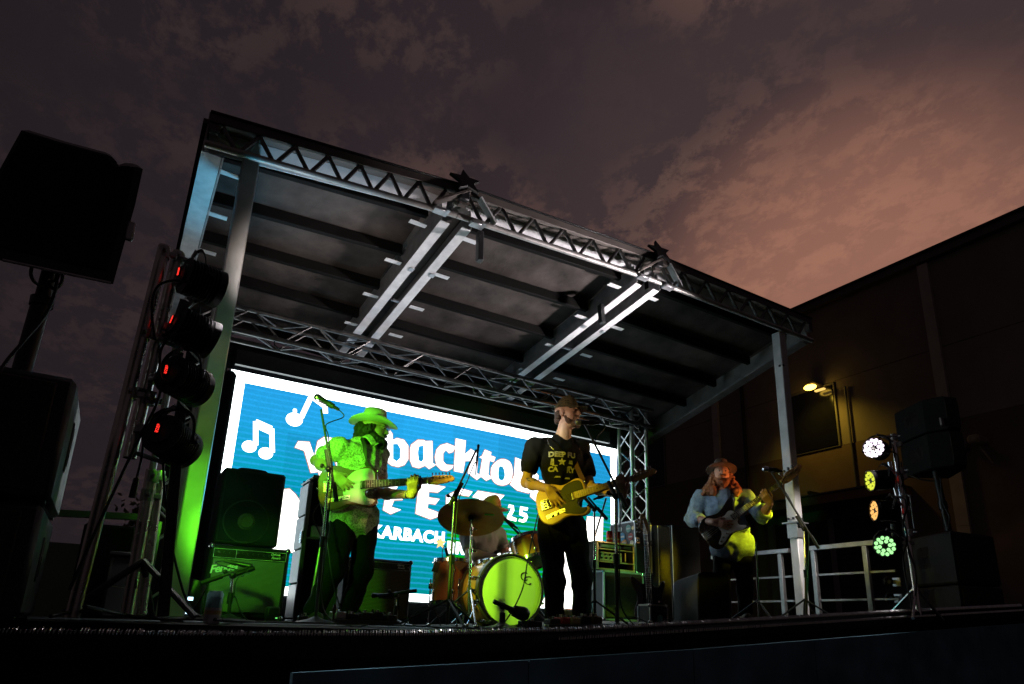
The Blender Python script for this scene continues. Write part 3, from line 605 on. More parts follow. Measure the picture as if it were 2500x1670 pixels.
for sy in (-.6,.6): G().box((-2.12,sy,.82),(.06,.32,.12),ch=.02).build('tail_light','tail',car); G().box((2.12,sy,.80),(.1,.3,.10),ch=.02).build('headlight','white_print',car)
for c,dd in ((-.05,0),): G().box((-.05,-.895,.98),(.16,.03,.03),ch=.01).build('door_handle','chrome',car)
g=G().box((-4,13,-.2),(9,.3,2.6)); tag(g.build('low_wall','far_wall',smooth=0),'pale low wall far behind the left side of the stage','wall')
tr=thing('distant_tree',(.55,15,-1.5),'small dark tree seen far off behind the left light stand','tree')
G().tube(spl([(.55,15,-1.5),(.6,15,0),(.5,15,1.2),(.6,15.05,1.9)]),.05,6).build('trunk','bark',tr,wr=True)
g=G(); rr=random.Random(5)
for k in range(420):
    c=V((.55,15,1.75))+V((rr.gauss(0,.26),rr.gauss(0,.3),rr.gauss(0,.30))); a=V((rr.uniform(-1,1),rr.uniform(-1,1),rr.uniform(-1,1))).normalized()*.06; b=a.orthogonal()*.6
    g.add([c-a,c+b,c+a,c-b],[(0,1,2,3)])
o=g.build('crown','leaf',tr,wr=True,smooth=0)
# ------------------------------------------------------------------ soft bodies: smooth-union fields turned into one mesh (surface nets)
class Sdf:
    def __init__(s,res): s.res=res; s.p=[]
    def cone(s,a,b,ra,rb=None,k=.02): s.p.append(('c',np.array(a,float),np.array(b,float),ra,ra if rb is None else rb,k,0)); return s
    def sub(s,a,b,ra,rb=None,k=.01): s.p.append(('c',np.array(a,float),np.array(b,float),ra,ra if rb is None else rb,k,1)); return s
    def ell(s,c,r,M=None,k=.02,sub=0): s.p.append(('e',np.array(c,float),np.array(r,float),np.array(M.to_3x3() if M else Matrix.Identity(3)),0,k,sub)); return s
    def cut(s,o,n,rad): s.p.append(('p',np.array(o,float),np.array(V(n).normalized(),float),rad,0,0,2)); return s
    def chain(s,pts,rs,k=.02):
        for i in range(len(pts)-1): s.cone(pts[i],pts[i+1],rs[i],rs[i+1],k)
        return s
    def bb(s,q):
        if q[0]=='c': r=max(q[3],q[4]); return np.minimum(q[1],q[2])-r,np.maximum(q[1],q[2])+r
        if q[0]=='e': r=max(q[2]); return q[1]-r,q[1]+r
        return q[1]-q[3],q[1]+q[3]
    def mesh(s):
        h=s.res; pad=.03; bs=[s.bb(q) for q in s.p if q[6]==0]
        lo=np.min([b[0] for b in bs],0)-pad; hi=np.max([b[1] for b in bs],0)+pad
        n=np.ceil((hi-lo)/h).astype(int)+1; F=np.full(n,1.,np.float32)
        ax=[lo[i]+h*np.arange(n[i]) for i in range(3)]
        for q in s.p:
            a,b=s.bb(q); m=q[5]+2.5*h
            i0=np.maximum(np.floor((a-m-lo)/h).astype(int),0); i1=np.minimum(np.ceil((b+m-lo)/h).astype(int)+1,n)
            if (i1<=i0).any(): continue
            X=ax[0][i0[0]:i1[0],None,None]; Y=ax[1][None,i0[1]:i1[1],None]; Z=ax[2][None,None,i0[2]:i1[2]]
            sl=tuple(slice(i0[k],i1[k]) for k in range(3)); B=F[sl]; k=q[5]
            if q[0]=='c':
                A=q[1]; d=q[2]-A; L2=max(d@d,1e-9); t=np.clip(((X-A[0])*d[0]+(Y-A[1])*d[1]+(Z-A[2])*d[2])/L2,0,1)
                D=np.sqrt((X-A[0]-t*d[0])**2+(Y-A[1]-t*d[1])**2+(Z-A[2]-t*d[2])**2)-(q[3]+(q[4]-q[3])*t)
            elif q[0]=='e':
                M=q[3]; x,y,z=X-q[1][0],Y-q[1][1],Z-q[1][2]; r=q[2]
                u=[(M[0,j]*x+M[1,j]*y+M[2,j]*z)/r[j] for j in range(3)]; nn_=np.sqrt(u[0]**2+u[1]**2+u[2]**2)+1e-9
                g=np.sqrt((u[0]/r[0])**2+(u[1]/r[1])**2+(u[2]/r[2])**2)+1e-9; D=nn_*(nn_-1)/g
            else:
                D=(X-q[1][0])*q[2][0]+(Y-q[1][1])*q[2][1]+(Z-q[1][2])*q[2][2]
                rr2=(X-q[1][0])**2+(Y-q[1][1])**2+(Z-q[1][2])**2
                F[sl]=np.where(rr2<q[3]**2,np.maximum(B,D),B); continue
            if q[6]: D=-D; t=np.clip(.5-.5*(D-B)/k,0,1) if False else np.clip(.5+.5*(D-B)/k,0,1); F[sl]=B*(1-t)+D*t+k*t*(1-t)
            else: t=np.clip(.5+.5*(D-B)/k,0,1); F[sl]=D*(1-t)+B*t-k*t*(1-t)
        return nets(F,lo,h)
def nets(F,lo,h):
    ins=F<0; n=np.array(F.shape); c=np.zeros(n-1,np.int8)
    offs=[(i,j,k) for i in (0,1) for j in (0,1) for k in (0,1)]
    for o in offs: c+=ins[o[0]:o[0]+n[0]-1,o[1]:o[1]+n[1]-1,o[2]:o[2]+n[2]-1]
    act=(c>0)&(c<8); I=np.argwhere(act); idx=np.full(n-1,-1,np.int32); idx[act]=np.arange(len(I))
    val=np.stack([F[I[:,0]+o[0],I[:,1]+o[1],I[:,2]+o[2]] for o in offs],1)
    S_=np.zeros((len(I),3)); W=np.zeros(len(I))
    for a in range(8):
        for b in range(a+1,8):
            da=np.array(offs[b])-np.array(offs[a])
            if abs(da).sum()!=1: continue
            m=(val[:,a]<0)!=(val[:,b]<0); t=np.where(m,val[:,a]/np.where(m,val[:,a]-val[:,b],1),0)
            S_+=m[:,None]*(np.array(offs[a])+t[:,None]*da); W+=m
    Vt=(I+S_/W[:,None])*h+lo; faces=[]
    for ax in range(3):
        b,d=(ax+1)%3,(ax+2)%3; e=[0,0,0]; e[ax]=1
        s0=tuple(slice(0,n[k]-e[k]) for k in range(3)); s1=tuple(slice(e[k],n[k]) for k in range(3))
        E=np.argwhere(ins[s0]!=ins[s1]); ok=(E[:,b]>0)&(E[:,d]>0)&(E[:,b]<n[b]-1)&(E[:,d]<n[d]-1); E=E[ok]
        q=[]
        for (ob,od) in ((0,0),(-1,0),(-1,-1),(0,-1)):
            P=E.copy(); P[:,b]+=ob; P[:,d]+=od; q.append(idx[P[:,0],P[:,1],P[:,2]])
        q=np.stack(q,1); fl=ins[E[:,0],E[:,1],E[:,2]]; q[~fl]=q[~fl][:,::-1]; faces.append(q)
    return Vt,np.concatenate(faces)
def soft(name,sdf,m,par,wr=0,wf=9,seed=0,smooth_it=1,**pr):
    Vt,Fc=sdf.mesh()
    me=bpy.data.meshes.new(name); off=np.array(ROOT[par.name].translation)
    me.from_pydata((Vt-off).tolist(),[],Fc.tolist())
    bm=bmesh.new(); bm.from_mesh(me)
    for _ in range(smooth_it): bmesh.ops.smooth_vert(bm,verts=bm.verts,factor=.5,use_axis_x=True,use_axis_y=True,use_axis_z=True)
    if wr:
        bm.normal_update(); sd=V((seed*3.1,seed*1.7,0))
        mv=[]
        for v in bm.verts:
            p=v.co*wf+sd; q=V((p.x*1.0,p.y*1.0,p.z*.8)); a=noise.noise(q); b=noise.noise(q*2.3)
            mv.append(v.normal*(wr*((1-abs(a)*2.2)*.8+b*.5)))
        for v,d in zip(bm.verts,mv): v.co+=d
    bm.to_mesh(me); bm.free()
    return place(name,me,m,par,0 if False else 180,**pr)
def head(s,c,f,u,sc_=1.0,ears=True,mouth_open=0):
    """face looking along f, up u, centre c between the ears; returns local frame"""
    f=V(f).normalized(); u=V(u); u=(u-f*u.dot(f)).normalized(); r=f.cross(u); c=V(c)
    P=lambda x,y,z: c+(r*x+f*y+u*z)*sc_
    M=Matrix(((r.x,f.x,u.x),(r.y,f.y,u.y),(r.z,f.z,u.z))); q=lambda *a:tuple(x*sc_ for x in a)
    s.ell(P(0,-.012,.035),q(.076,.094,.088),M,.02); s.ell(P(0,.025,-.02),q(.066,.070,.085),M,.03)
    s.cone(P(-.022,.045,-.085),P(.022,.045,-.085),.034*sc_,k=.03); s.cone(P(0,.068,-.092),P(0,.070,-.088),.020*sc_,k=.02)
    for e in (-1,1):
        s.ell(P(e*.040,.056,-.025),q(.026,.026,.030),M,.02)
        s.ell(P(e*.033,.094,.014),q(.019,.016,.011),M,.012,1)
        s.ell(P(e*.032,.080,.013),q(.013,.012,.010),M,.005)
        if ears: s.ell(P(e*.079,-.008,-.005),q(.010,.022,.033),M,.008)
    s.cone(P(-.042,.081,.034),P(.042,.081,.034),.011*sc_,k=.016)
    s.cone(P(0,.086,.024),P(0,.110,-.018),.009*sc_,.014*sc_,.012)
    for e in (-1,1): s.cone(P(e*.012,.098,-.022),P(e*.012,.096,-.022),.010*sc_,k=.008)
    s.cone(P(-.018,.087,-.050),P(.018,.087,-.050),.009*sc_,k=.008); s.cone(P(-.015,.086,-.064),P(.015,.086,-.064),.010*sc_,k=.008)
    s.sub(P(-.020,.100,-.057),P(.020,.100,-.057),(.0045+mouth_open)*sc_,k=.004)
    return P,M
def hand(s,wr_,kn,nrm,curl,side,sc_=1.0,spread=.17,thumb=(.5,.6)):
    """wrist -> knuckle direction kn, palm faces nrm, side=+1 if the thumb lies along kn x nrm"""
    kn=V(kn).normalized(); nrm=V(nrm); nrm=(nrm-kn*nrm.dot(kn)).normalized(); t=kn.cross(nrm)*side; w_=V(wr_); a=sc_
    s.cone(w_,w_+kn*.02*a,.025*a,.026*a,.02)
    for o,l in ((.026,.085),(.009,.090),(-.010,.086),(-.027,.078)): s.cone(w_+kn*.022*a+t*o*.7*a,w_+kn*l*a+t*o*a,.016*a,.0125*a,.012)
    for i,(o,l,sg) in enumerate(((.027,.086,(.040,.024,.019)),(.009,.091,(.044,.027,.021)),(-.010,.087,(.041,.025,.020)),(-.028,.079,(.032,.020,.017)))):
        d=(kn+t*spread*(1.5-i)*.33).normalized(); p=w_+kn*l*a+t*o*a; rr=[.0098,.0090,.0083,.0074]; cu=curl[i] if hasattr(curl,'__len__') else curl
        ax=d.cross(nrm)
        for j,L_ in enumerate(sg):
            ang=cu*(.55,1.0,.75)[j]; d=(Matrix.Rotation(ang,3,ax)@d) ; q=p+d*L_*a; s.cone(p,q,rr[j]*a,rr[j+1]*a,.005); p=q
    p=w_+kn*.025*a+t*.022*a; d=(kn*.62+t*.7+nrm*thumb[0]).normalized(); q=p+d*.040*a; s.cone(p,q,.0150*a,.0115*a,.012)
    d=(kn*.9+t*.15+nrm*thumb[1]).normalized(); p=q; q=p+d*.032*a; s.cone(p,q,.0108*a,.0095*a,.005); d=(kn*.9-t*.1+nrm*(thumb[1]+.2)).normalized(); s.cone(q,q+d*.025*a,.0095*a,.0075*a,.005)
def arm(s,sh,el,wr_,a=(.050,.040,.038,.026),k=.025):
    sh,el,wr_=V(sh),V(el),V(wr_); s.cone(sh,el,a[0],a[1],k); m=el+(wr_-el)*.3; s.cone(el,m,a[1]*.98,a[2]*1.08,k); s.cone(m,wr_,a[2]*1.08,a[3],k)
def leg(s,hp,kn,an,toe,a=(.085,.058,.058,.04)):
    hp,kn,an,toe=V(hp),V(kn),V(an),V(toe); s.cone(hp,kn,a[0],a[1],.03); m=kn+(an-kn)*.3; s.cone(kn,m,a[1],a[2],.03); s.cone(m,an,a[2],a[3],.03)
    s.cone(an+V((0,0,-.015)),an+(toe-an)*.5+V((0,0,-.01)),.034,.026,.02)
def torso(s,pel,neck,rsh,lsh,fw,bel=0,k=.05,g=1.0):
    """fw: facing direction; a rib cage, a belly and hips between the joints"""
    pel,neck,rsh,lsh=V(pel),V(neck),V(rsh),V(lsh); fw=V(fw).normalized(); side=(lsh-rsh); up_=(neck-pel).normalized()
    side=(side-up_*side.dot(up_)).normalized(); f=side.cross(up_)*-1
    if f.dot(fw)<0: f=-f
    M=Matrix((( side.x,f.x,up_.x),(side.y,f.y,up_.y),(side.z,f.z,up_.z))); H=(neck-pel).length
    s.ell(pel+up_*.00,(.165*g,.115*g,.13),M,k); s.ell(pel+up_*H*.30+f*bel*.5,(.150*g+bel*.5,.108*g+bel*.8,.17),M,k)
    s.ell(pel+up_*H*.66,(.170*g,.118*g,.20),M,k); sm=(rsh+lsh)/2
    s.cone(rsh+side*.03,lsh-side*.03,.068*g,.068*g,.06); s.cone(sm-up_*.02,neck+up_*.02,.085*g,.055*g,.05)
    return M,f,up_,side
def hatmesh(par,name,m,c,f,u,cr,ch,br,curl,pinch=.02,dip=.015,bandm='band',frontdip=0,taper=.86):
    f=V(f).normalized();u=V(u);u=(u-f*u.dot(f)).normalized();r=f.cross(u);c=V(c); n=40; rings=[]
    prof=[(0,ch*.86),(.35,ch*.90),(.70,ch*.99),(.84,ch*.985),(.92,ch*.90),(.965,ch*.5),(1,.0)]
    vs=[];fs=[]
    def P(rad_x,rad_y,t,z): return c+r*(rad_x*math.sin(t))+f*(rad_y*math.cos(t))+u*z
    K=[]
    for q,z in prof:
        row=[]
        for i in range(n):
            t=2*math.pi*i/n; tz=taper+(1-taper)*(1-z/ch); rx,ry=cr[0]*q*tz,cr[1]*q*tz
            fr=max(0,math.cos(t))
            rx2=rx*(1-pinch*8*fr*(1-abs(math.sin(t)))*(z/ch)*.4); zz=z-(dip*math.exp(-(rx*math.sin(t)/.035)**2) if q<.8 else 0)*(1 if q<.8 else 0)
            row.append(P(rx2,ry,t,zz))
        K.append(row)
    for bq in (.08,.35,.7,.95,1.0):
        row=[]
        for i in range(n):
            t=2*math.pi*i/n; w2=br*bq; sd=math.sin(t)**2
            row.append(P(cr[0]+w2*(1-.12*sd),cr[1]+w2,t,.004+curl*sd*bq**2-frontdip*bq**1.6*math.cos(t)**2))
        K.append(row)
    under=[[p-u*.006 for p in row] for row in K[len(prof):]][::-1]; K+=under
    K.append([P(cr[0]*.97,cr[1]*.97,2*math.pi*i/n,-.004) for i in range(n)])
    for row in K: vs+=row
    for a in range(len(K)-1):
        for i in range(n): j=(i+1)%n; fs.append((a*n+i,a*n+j,a*n+n+j,a*n+n+i))
    fs.append(tuple(range(n)));
    h=G().add(vs,fs).build(name,m,par,wr=True,smooth=60)
    if bandm:
        vs=[];fs=[]
        for z in (.004,.030):
            for i in range(n):
                t=2*math.pi*i/n; tz=taper+(1-taper)*(1-z/ch); k=1.012 if z<.01 else .992; vs.append(P(cr[0]*k*tz*1.0+.002,cr[1]*k*tz+.002,t,z))
        for i in range(n): j=(i+1)%n; fs.append((i,j,n+j,n+i))
        G().add(vs,fs).build('hat_band',bandm,h,wr=True) if False else G().add([ROOT[par.name].inverted()@p for p in vs],fs).build('hat_band',bandm,h)
    return h
def capmesh(par,m,c,f,u,rx=.086,ry=.104,hh=.105,bl=.075,bm=None,name='cap'):
    f=V(f).normalized();u=V(u);u=(u-f*u.dot(f)).normalized();r=f.cross(u);c=V(c); n=28;K=[];vs=[];fs=[]
    P=lambda x,y,z:c+r*x+f*y+u*z
    for q in (0,.3,.55,.75,.9,.985,1.0,1.0):
        z=hh*(1-q**2.6) if len(K)<7 else -.012
        K.append([P(rx*q*math.sin(2*math.pi*i/n),ry*q*math.cos(2*math.pi*i/n)+(.012*(1-q)),z*(1+.06*math.cos(2*math.pi*i/n))) for i in range(n)])
    for row in K: vs+=row
    for a in range(len(K)-1):
        for i in range(n): j=(i+1)%n; fs.append((a*n+i,a*n+j,a*n+n+j,a*n+n+i))
    o=G().add(vs,fs).build(name,m,par,wr=True,smooth=60); Mi=ROOT[par.name].inverted()
    vs=[];fs=[];na=12
    for lay in (0,1):
        for q in (0,.5,1):
            for i in range(na+1):
                t=-1.25+2.5*i/na; x=rx*1.0*math.sin(t); y=ry*math.cos(t)+bl*q*max(0,math.cos(t*.95))**.6; vs.append(Mi@P(x,y,.002-.010*lay*.6-.022*q*abs(math.sin(t))**2-.008*q))
    for lay in (0,1):
        for q in range(2):
            for i in range(na): a=lay*3*(na+1)+q*(na+1)+i; fs.append((a,a+1,a+na+2,a+na+1))
    for i in range(na): a=2*(na+1)+i; b=5*(na+1)+i; fs.append((a,a+1,b+1,b))
    for e in (0,na): 
        for q in range(2): a=q*(na+1)+e; b=(3+q)*(na+1)+e; fs.append((a,a+na+1,b+na+1,b))
    G().add(vs,fs).build('brim',bm or m,o,smooth=50)
    G().sph(Mi@P(0,.01,hh),(.007,.007,.004),6).build('top_button',m,o)
    return o
def decal(par,target,txts,M,mname,name):
    """flat print laid onto a garment: letters are pushed onto the cloth along the frame's -z"""
    bm=bmesh.new(); bm.from_mesh(target.data); bt_=BVHTree.FromBMesh(bm); bm.free(); Mi=ROOT[par.name].inverted(); z=(M.to_3x3()@V((0,0,1))).normalized()
    for (t,size,x,y,off) in txts:
        me=text_mesh(t,size,off,0); bm=bmesh.new(); bm.from_mesh(me); bmesh.ops.triangulate(bm,faces=bm.faces); bmesh.ops.subdivide_edges(bm,edges=[e for e in bm.edges if e.calc_length()>.012],cuts=2)
        for v in bm.verts:
            p=Mi@(M@(v.co+V((x,y,0)))); h=bt_.ray_cast(p+z*.3,-z)
            v.co=(h[0]+z*.004) if h[0] else p
        bm.to_mesh(me); bm.free(); place(name,me,mname,target,0)

# ------------------------------------------------------------------ electric guitars
TELE=[(-.195,0),(-.192,.07),(-.168,.12),(-.12,.152),(-.06,.154),(-.01,.134),(.035,.116),(.08,.118),(.13,.134),(.172,.128),(.197,.10),(.205,.06),(.203,.02),(.190,-.030),(.150,-.033),(.126,-.052),(.130,-.085),(.16,-.100),(.192,-.104),(.205,-.122),(.188,-.146),(.15,-.158),(.10,-.147),(.05,-.132),(0,-.136),(-.05,-.156),(-.11,-.160),(-.162,-.13),(-.190,-.075)]
PBASS=[(-.215,0),(-.213,.07),(-.185,.125),(-.13,.155),(-.06,.155),(0,.132),(.05,.122),(.11,.135),(.19,.168),(.25,.185),(.27,.170),(.255,.135),(.215,.09),(.19,.05),(.19,-.035),(.16,-.06),(.155,-.09),(.185,-.118),(.215,-.140),(.205,-.162),(.15,-.155),(.08,-.130),(.02,-.128),(-.05,-.158),(-.12,-.175),(-.18,-.150),(-.208,-.08)]
PG_T=[(.19,.028),(.19,-.028),(.15,-.031),(.124,-.050),(.127,-.084),(.155,-.102),(.18,-.108),(.186,-.124),(.15,-.146),(.10,-.138),(.055,-.122),(.02,-.110),(-.01,-.085),(-.025,-.05),(-.02,.0),(.005,.06),(.05,.10),(.085,.112),(.13,.118),(.17,.110),(.188,.08)]
PG_B=[(.18,.045),(.18,-.032),(.152,-.058),(.148,-.092),(.18,-.122),(.198,-.142),(.15,-.147),(.08,-.122),(.02,-.115),(-.04,-.140),(-.10,-.150),(-.12,-.125),(-.06,-.085),(-.03,-.045),(-.03,.03),(.02,.062),(.09,.060),(.14,.075)]
def guitar(name,label,M,bodym,pgm,neckm,fbm,bass=False,capo=None,group=None,headm=None):
    t=thing(name,(0,0,0),label,'bass guitar' if bass else 'guitar',group,M=M)
    ol=smooth_poly(PBASS if bass else TELE,3); nut=.70 if bass else .545; sc_=.85 if bass else .648; n0=.14 if bass else .12
    G().prism(ol,(0,0,-.022),(1,0,0),(0,1,0),.044,.007).build('body',bodym,t,smooth=30)
    G().prism(smooth_poly(PG_B if bass else PG_T,2),(0,0,.0225),(1,0,0),(0,1,0),.003).build('pickguard',pgm,t)
    w0,w1=(.031,.020) if bass else (.028,.021)
    G().prism([(n0,-w0),(nut,-w1),(nut,w1),(n0,w0)],(0,0,.004),(1,0,0),(0,1,0),.026,.006).build('neck',neckm,t)
    fb=G().prism([(n0-.01,-w0),(nut-.001,-w1),(nut-.001,w1),(n0-.01,w0)],(0,0,.0305),(1,0,0),(0,1,0),.006,.001).build('fretboard',fbm,t)
    g=G(); d=G()
    for k in range(21 if not bass else 20):
        x=nut-sc_*(1-2**(-k/12)); 
        if x<n0: break
        ww=w1+(w0-w1)*(nut-x)/(nut-n0); g.box((x,0,.0372),(.0028,ww*1.96,.002))
        if k in (3,5,7,9,12,15,17): xx=nut-sc_*(1-2**(-(k-.5)/12)); d.cyl((xx,0,.0362),(xx,0,.0372),.004,n=8)
    g.build('frets','fret',fb); d.build('dots','black_plastic' if fbm!='rosewood' else 'white_print',fb)
    G().box((nut+.003,0,.035),(.006,w1*2,.012)).build('nut','white_print',t)
    if bass: hp=[(0,.020),(.03,.022),(.07,.05),(.12,.055),(.17,.045),(.21,.05),(.235,.035),(.23,.012),(.205,-.002),(.15,-.028),(.05,-.036),(.015,-.024),(0,-.020)]
    else: hp=[(0,.021),(.025,.028),(.045,.036),(.10,.034),(.16,.030),(.178,.020),(.188,.006),(.180,-.010),(.168,-.016),(.155,-.014),(.13,-.022),(.06,-.030),(.02,-.026),(0,-.021)]
    hd=G().prism(smooth_poly(hp,2),(nut+.004,0,.004),(1,0,0),(0,1,0),.016,.003).build('headstock',headm or neckm,t)
    nt_=4 if bass else 6; g=G(); pg=[]
    for k in range(nt_):
        x=nut+.04+k*(.044 if bass else .0235); y=(.030 if bass else .022)-(.002 if bass else .0006)*k; pg.append((x,y))
        tu=G().cyl((x,y,.018),(x,y,.030),.0045 if not bass else .007,n=8).cyl((x,y,.010),(x,y+.028,.010),.003,n=6)
        tu.add([V(p) for p in [(x-.0045,y+.024,.006),(x+.0045,y+.024,.006),(x+.0045,y+.036,.006),(x-.0045,y+.036,.006),(x-.0045,y+.024,.013),(x+.0045,y+.024,.013),(x+.0045,y+.036,.013),(x-.0045,y+.036,.013)]],[(0,1,2,3),(4,5,6,7),(0,1,5,4),(1,2,6,5),(2,3,7,6),(3,0,4,7)]) if not bass else tu.sph((x,y+.045,.010),(.013,.016,.005),8)
        tu.build('tuner','metal_part',t)
    bx=nut-sc_
    if bass:
        G().box((bx-.02,0,.028),(.07,.082,.010),ch=.003).build('bridge','metal_part',t); g=G()
        for k,(xx) in enumerate((.03,.055)): g.box((xx if k else xx-.012,(.022 if k==0 else -.022),.030),(.055,.048,.012),ch=.004)
        g.build('pickup','pg_black',t)
        for (xx,yy) in ((-.045,-.108),(-.085,-.128),(.005,-.095)): G().cyl((xx,yy,.025),(xx,yy,.042),.011,n=12).build('knob','metal_part',t)
    else:
        G().box((bx-.012,0,.0245),(.082,.074,.005),ch=.001).box((bx-.012,.036,.030),(.08,.002,.014)).box((bx-.012,-.036,.030),(.08,.002,.014)).build('bridge','metal_part',t)
        G().box((bx+.012,0,.029),(.016,.064,.008),Matrix.Rotation(.18,3,'Z'),.003).build('pickup','pg_black',t); G().box((.098,0,.030),(.018,.062,.010),ch=.006).build('pickup','metal_part',t)
        cp=G().box((-.055,-.088,.0245),(.155,.032,.004),Matrix.Rotation(.12,3,'Z'),.001).build('control_plate','metal_part',t)
        for xx,yy in ((-.085,-.092),(-.045,-.087)): G().cyl((xx,yy,.026),(xx,yy,.044),.010,n=12).build('knob','metal_part',cp)
        G().cyl((.0,-.083,.026),(.012,-.083,.045),.003,n=6).build('switch','pg_black',cp)
        for k in range(3): G().cyl((bx-.03,.022-k*.022,.030),(bx-.008,.022-k*.022,.030),.0055,n=8).build('saddle','metal_part',t)
    g=G()
    for k in range(nt_):
        y=(.5-k/(nt_-1)); g.tube([(bx-.02,y*.054,.036),(bx+.05,y*.053,.041),(nut,y*w1*1.7,.0415),(pg[k][0],pg[k][1]-.004,.027)],.0011 if not bass else .0016,4)
    g.build('strings','string',t)
    g=G()
    for xx,yy in (((-.215,0),(.262,.172)) if bass else ((-.195,0),(.20,.09))): g.lathe([(.003,-.012),(.003,.004),(.008,.010),(.008,.013)],(xx,yy,0),(-1 if xx<0 else .8,0 if xx<0 else .6,0),8)
    g.build('strap_button','metal_part',t)
    if capo is not None: G().box((capo,0,.036),(.012,w1*2.5,.014),ch=.003).box((capo,.03,.02),(.012,.008,.045),ch=.002).build('capo','pg_black',t)
    return t
# ------------------------------------------------------------------ the four musicians
def person(name,label,J,skin,shirtm,pantm,shoem,head_c,head_f,head_u,hs=1.0,bel=0,tg=1.0,sleeve=.8,long_sleeve=False,hands=None,seed=0,wrk=.010,hemdrop=.16,collar=False,armr=1.0,wide=1.0):
    base=(V(J['anR'])+V(J['anL']))/2; t=thing(name,(base.x,base.y,deckz(base.x)),label,'person')
    s=Sdf(.0062); M,f,u_,side=torso(s,J['pel'],J['neck'],J['shR'],J['shL'],J['f'],bel*.8,g=.93*tg)
    P,HM=head(s,head_c,head_f,head_u,hs); s.cone(V(J['neck'])-V((0,0,.03)),P(0,-.02,-.07),.058*hs,.051*hs,.03)
    ar=tuple(x*armr for x in (.047,.040,.041,.028))
    arm(s,J['shR'],J['elR'],J['wrR'],ar); arm(s,J['shL'],J['elL'],J['wrL'],ar)
    for side_ in 'RL': leg(s,J['hip'+side_],J['kn'+side_],J['an'+side_],V(J['an'+side_])+V(J['toe'+side_])*.13+V((0,0,-.05)),(.080,.055,.055,.038))
    for h in hands: hand(s,*h)
    b=soft('body',s,skin,t)
    Mi=ROOT[t.name].inverted()
    for e in (-1,1): G().sph(Mi@P(e*.032,.0885,.0135),.0075*hs,6).build('eye','eye',t) 
    # shirt
    s=Sdf(.0105); pel=V(J['pel']); torso(s,J['pel'],J['neck'],J['shR'],J['shL'],J['f'],bel,g=1.07*tg*wide)
    s.ell(pel-u_*.02+f*bel*.3,(.178*tg*wide+bel*.4,.130*tg+bel*.5,.17),M,.06)
    for a in 'RL':
        sh,el,w_=V(J['sh'+a]),V(J['el'+a]),V(J['wr'+a]); s.cone(sh,sh+(el-sh)*(1 if long_sleeve else sleeve),.066*armr,.062*armr,.04)
        if long_sleeve: m=el+(w_-el)*long_sleeve; s.cone(el,m,.060*armr,.054*armr,.03); s.cone(m-(w_-el)*.16,m-(w_-el)*.02,.064*armr,.062*armr,.012)
    for a in 'RL':
        sh,el,w_=V(J['sh'+a]),V(J['el'+a]),V(J['wr'+a])
        if not long_sleeve: d=(el-sh).normalized(); s.cut(sh+(el-sh)*sleeve,d,.125)
        else: d=(w_-el).normalized(); s.cut(el+(w_-el)*long_sleeve,d,.10)
    s.cut(pel-u_*hemdrop,-u_+V((0,0,0)),.4)
    nk=V(J['neck']); s.sub(nk+u_*.03,nk+u_*.10,.066*hs,.085*hs,.012); s.sub(nk+f*.05+u_*.0,nk+f*.10+u_*.06,.045,.05,.02)
    sh_=soft('shirt',s,shirtm,t,wrk,9,seed,1)
    # trousers
    s=Sdf(.0105); s.ell(pel-u_*.03,(.172*tg,.125*tg,.13),M,.05)
    for a in 'RL':
        h_,k_,a_=V(J['hip'+a]),V(J['kn'+a]),V(J['an'+a]); s.cone(h_,k_,.098*tg,.075,.04); s.cone(k_,a_+V((0,0,.00)),.075,.068,.04); s.cut(a_-V((0,0,.035)),(0,0,-1),.12)
    soft('trousers',s,pantm,t,.010,8,seed+5,1)
    for a in 'RL':
        an=V(J['an'+a]); d=V(J['toe'+a]).normalized(); z0=deckz(an.x)
        s=Sdf(.008); p=V((an.x,an.y,z0+.05)); s.cone(p-d*.06,p+d*.10+V((0,0,-.012)),.046,.042,.02); s.cone(p,V((an.x,an.y,z0+.13)),.045,.048,.02); s.cut((an.x,an.y,z0+.006),(0,0,-1),.4)
        soft('shoe',s,shoem,t,0)
    return t,P,HM,b,sh_
def jd(**k): return k
gz=lambda M:V((M[0][2],M[1][2],M[2][2])).normalized(); gx=lambda M:V((M[0][0],M[1][0],M[2][0])).normalized(); gy=lambda M:V((M[0][1],M[1][1],M[2][1])).normalized()
def gmat(o,tip,tilt=.25,sc_=1.0):
    o=V(o);tip=V(tip); z=(V((0,0,CZ))-o); z.z=0; z=z.normalized()+V((0,0,tilt)); return frame(o,tip-o,z=z)@Matrix.Scale(sc_,4)
def fret_hand(M,x): 
    p=M@V((x,0,.02)); return p-gy(M)*.098-gz(M)*.006, gy(M)*.66+gz(M)*.60+gx(M)*.10, -gz(M)*.66+gy(M)*.66
def strap(t,name,m,pts,w_=.026):
    return G().tube(spl(pts,8),w_,4,.004).build(name,m,t,wr=True)
def hair_tuft(par,name,m,cl,res=.008,wr=.014,wf=34,seed=1,cuts=()):
    s=Sdf(res)
    for q in cl:
        if len(q)==2: s.ell(q[0],(q[1],)*3,None,.02)
        else: s.cone(q[0],q[1],q[2],q[3],.02)
    for c in cuts: s.sub(*c)
    return soft(name,s,m,par,wr,wf,seed,0)

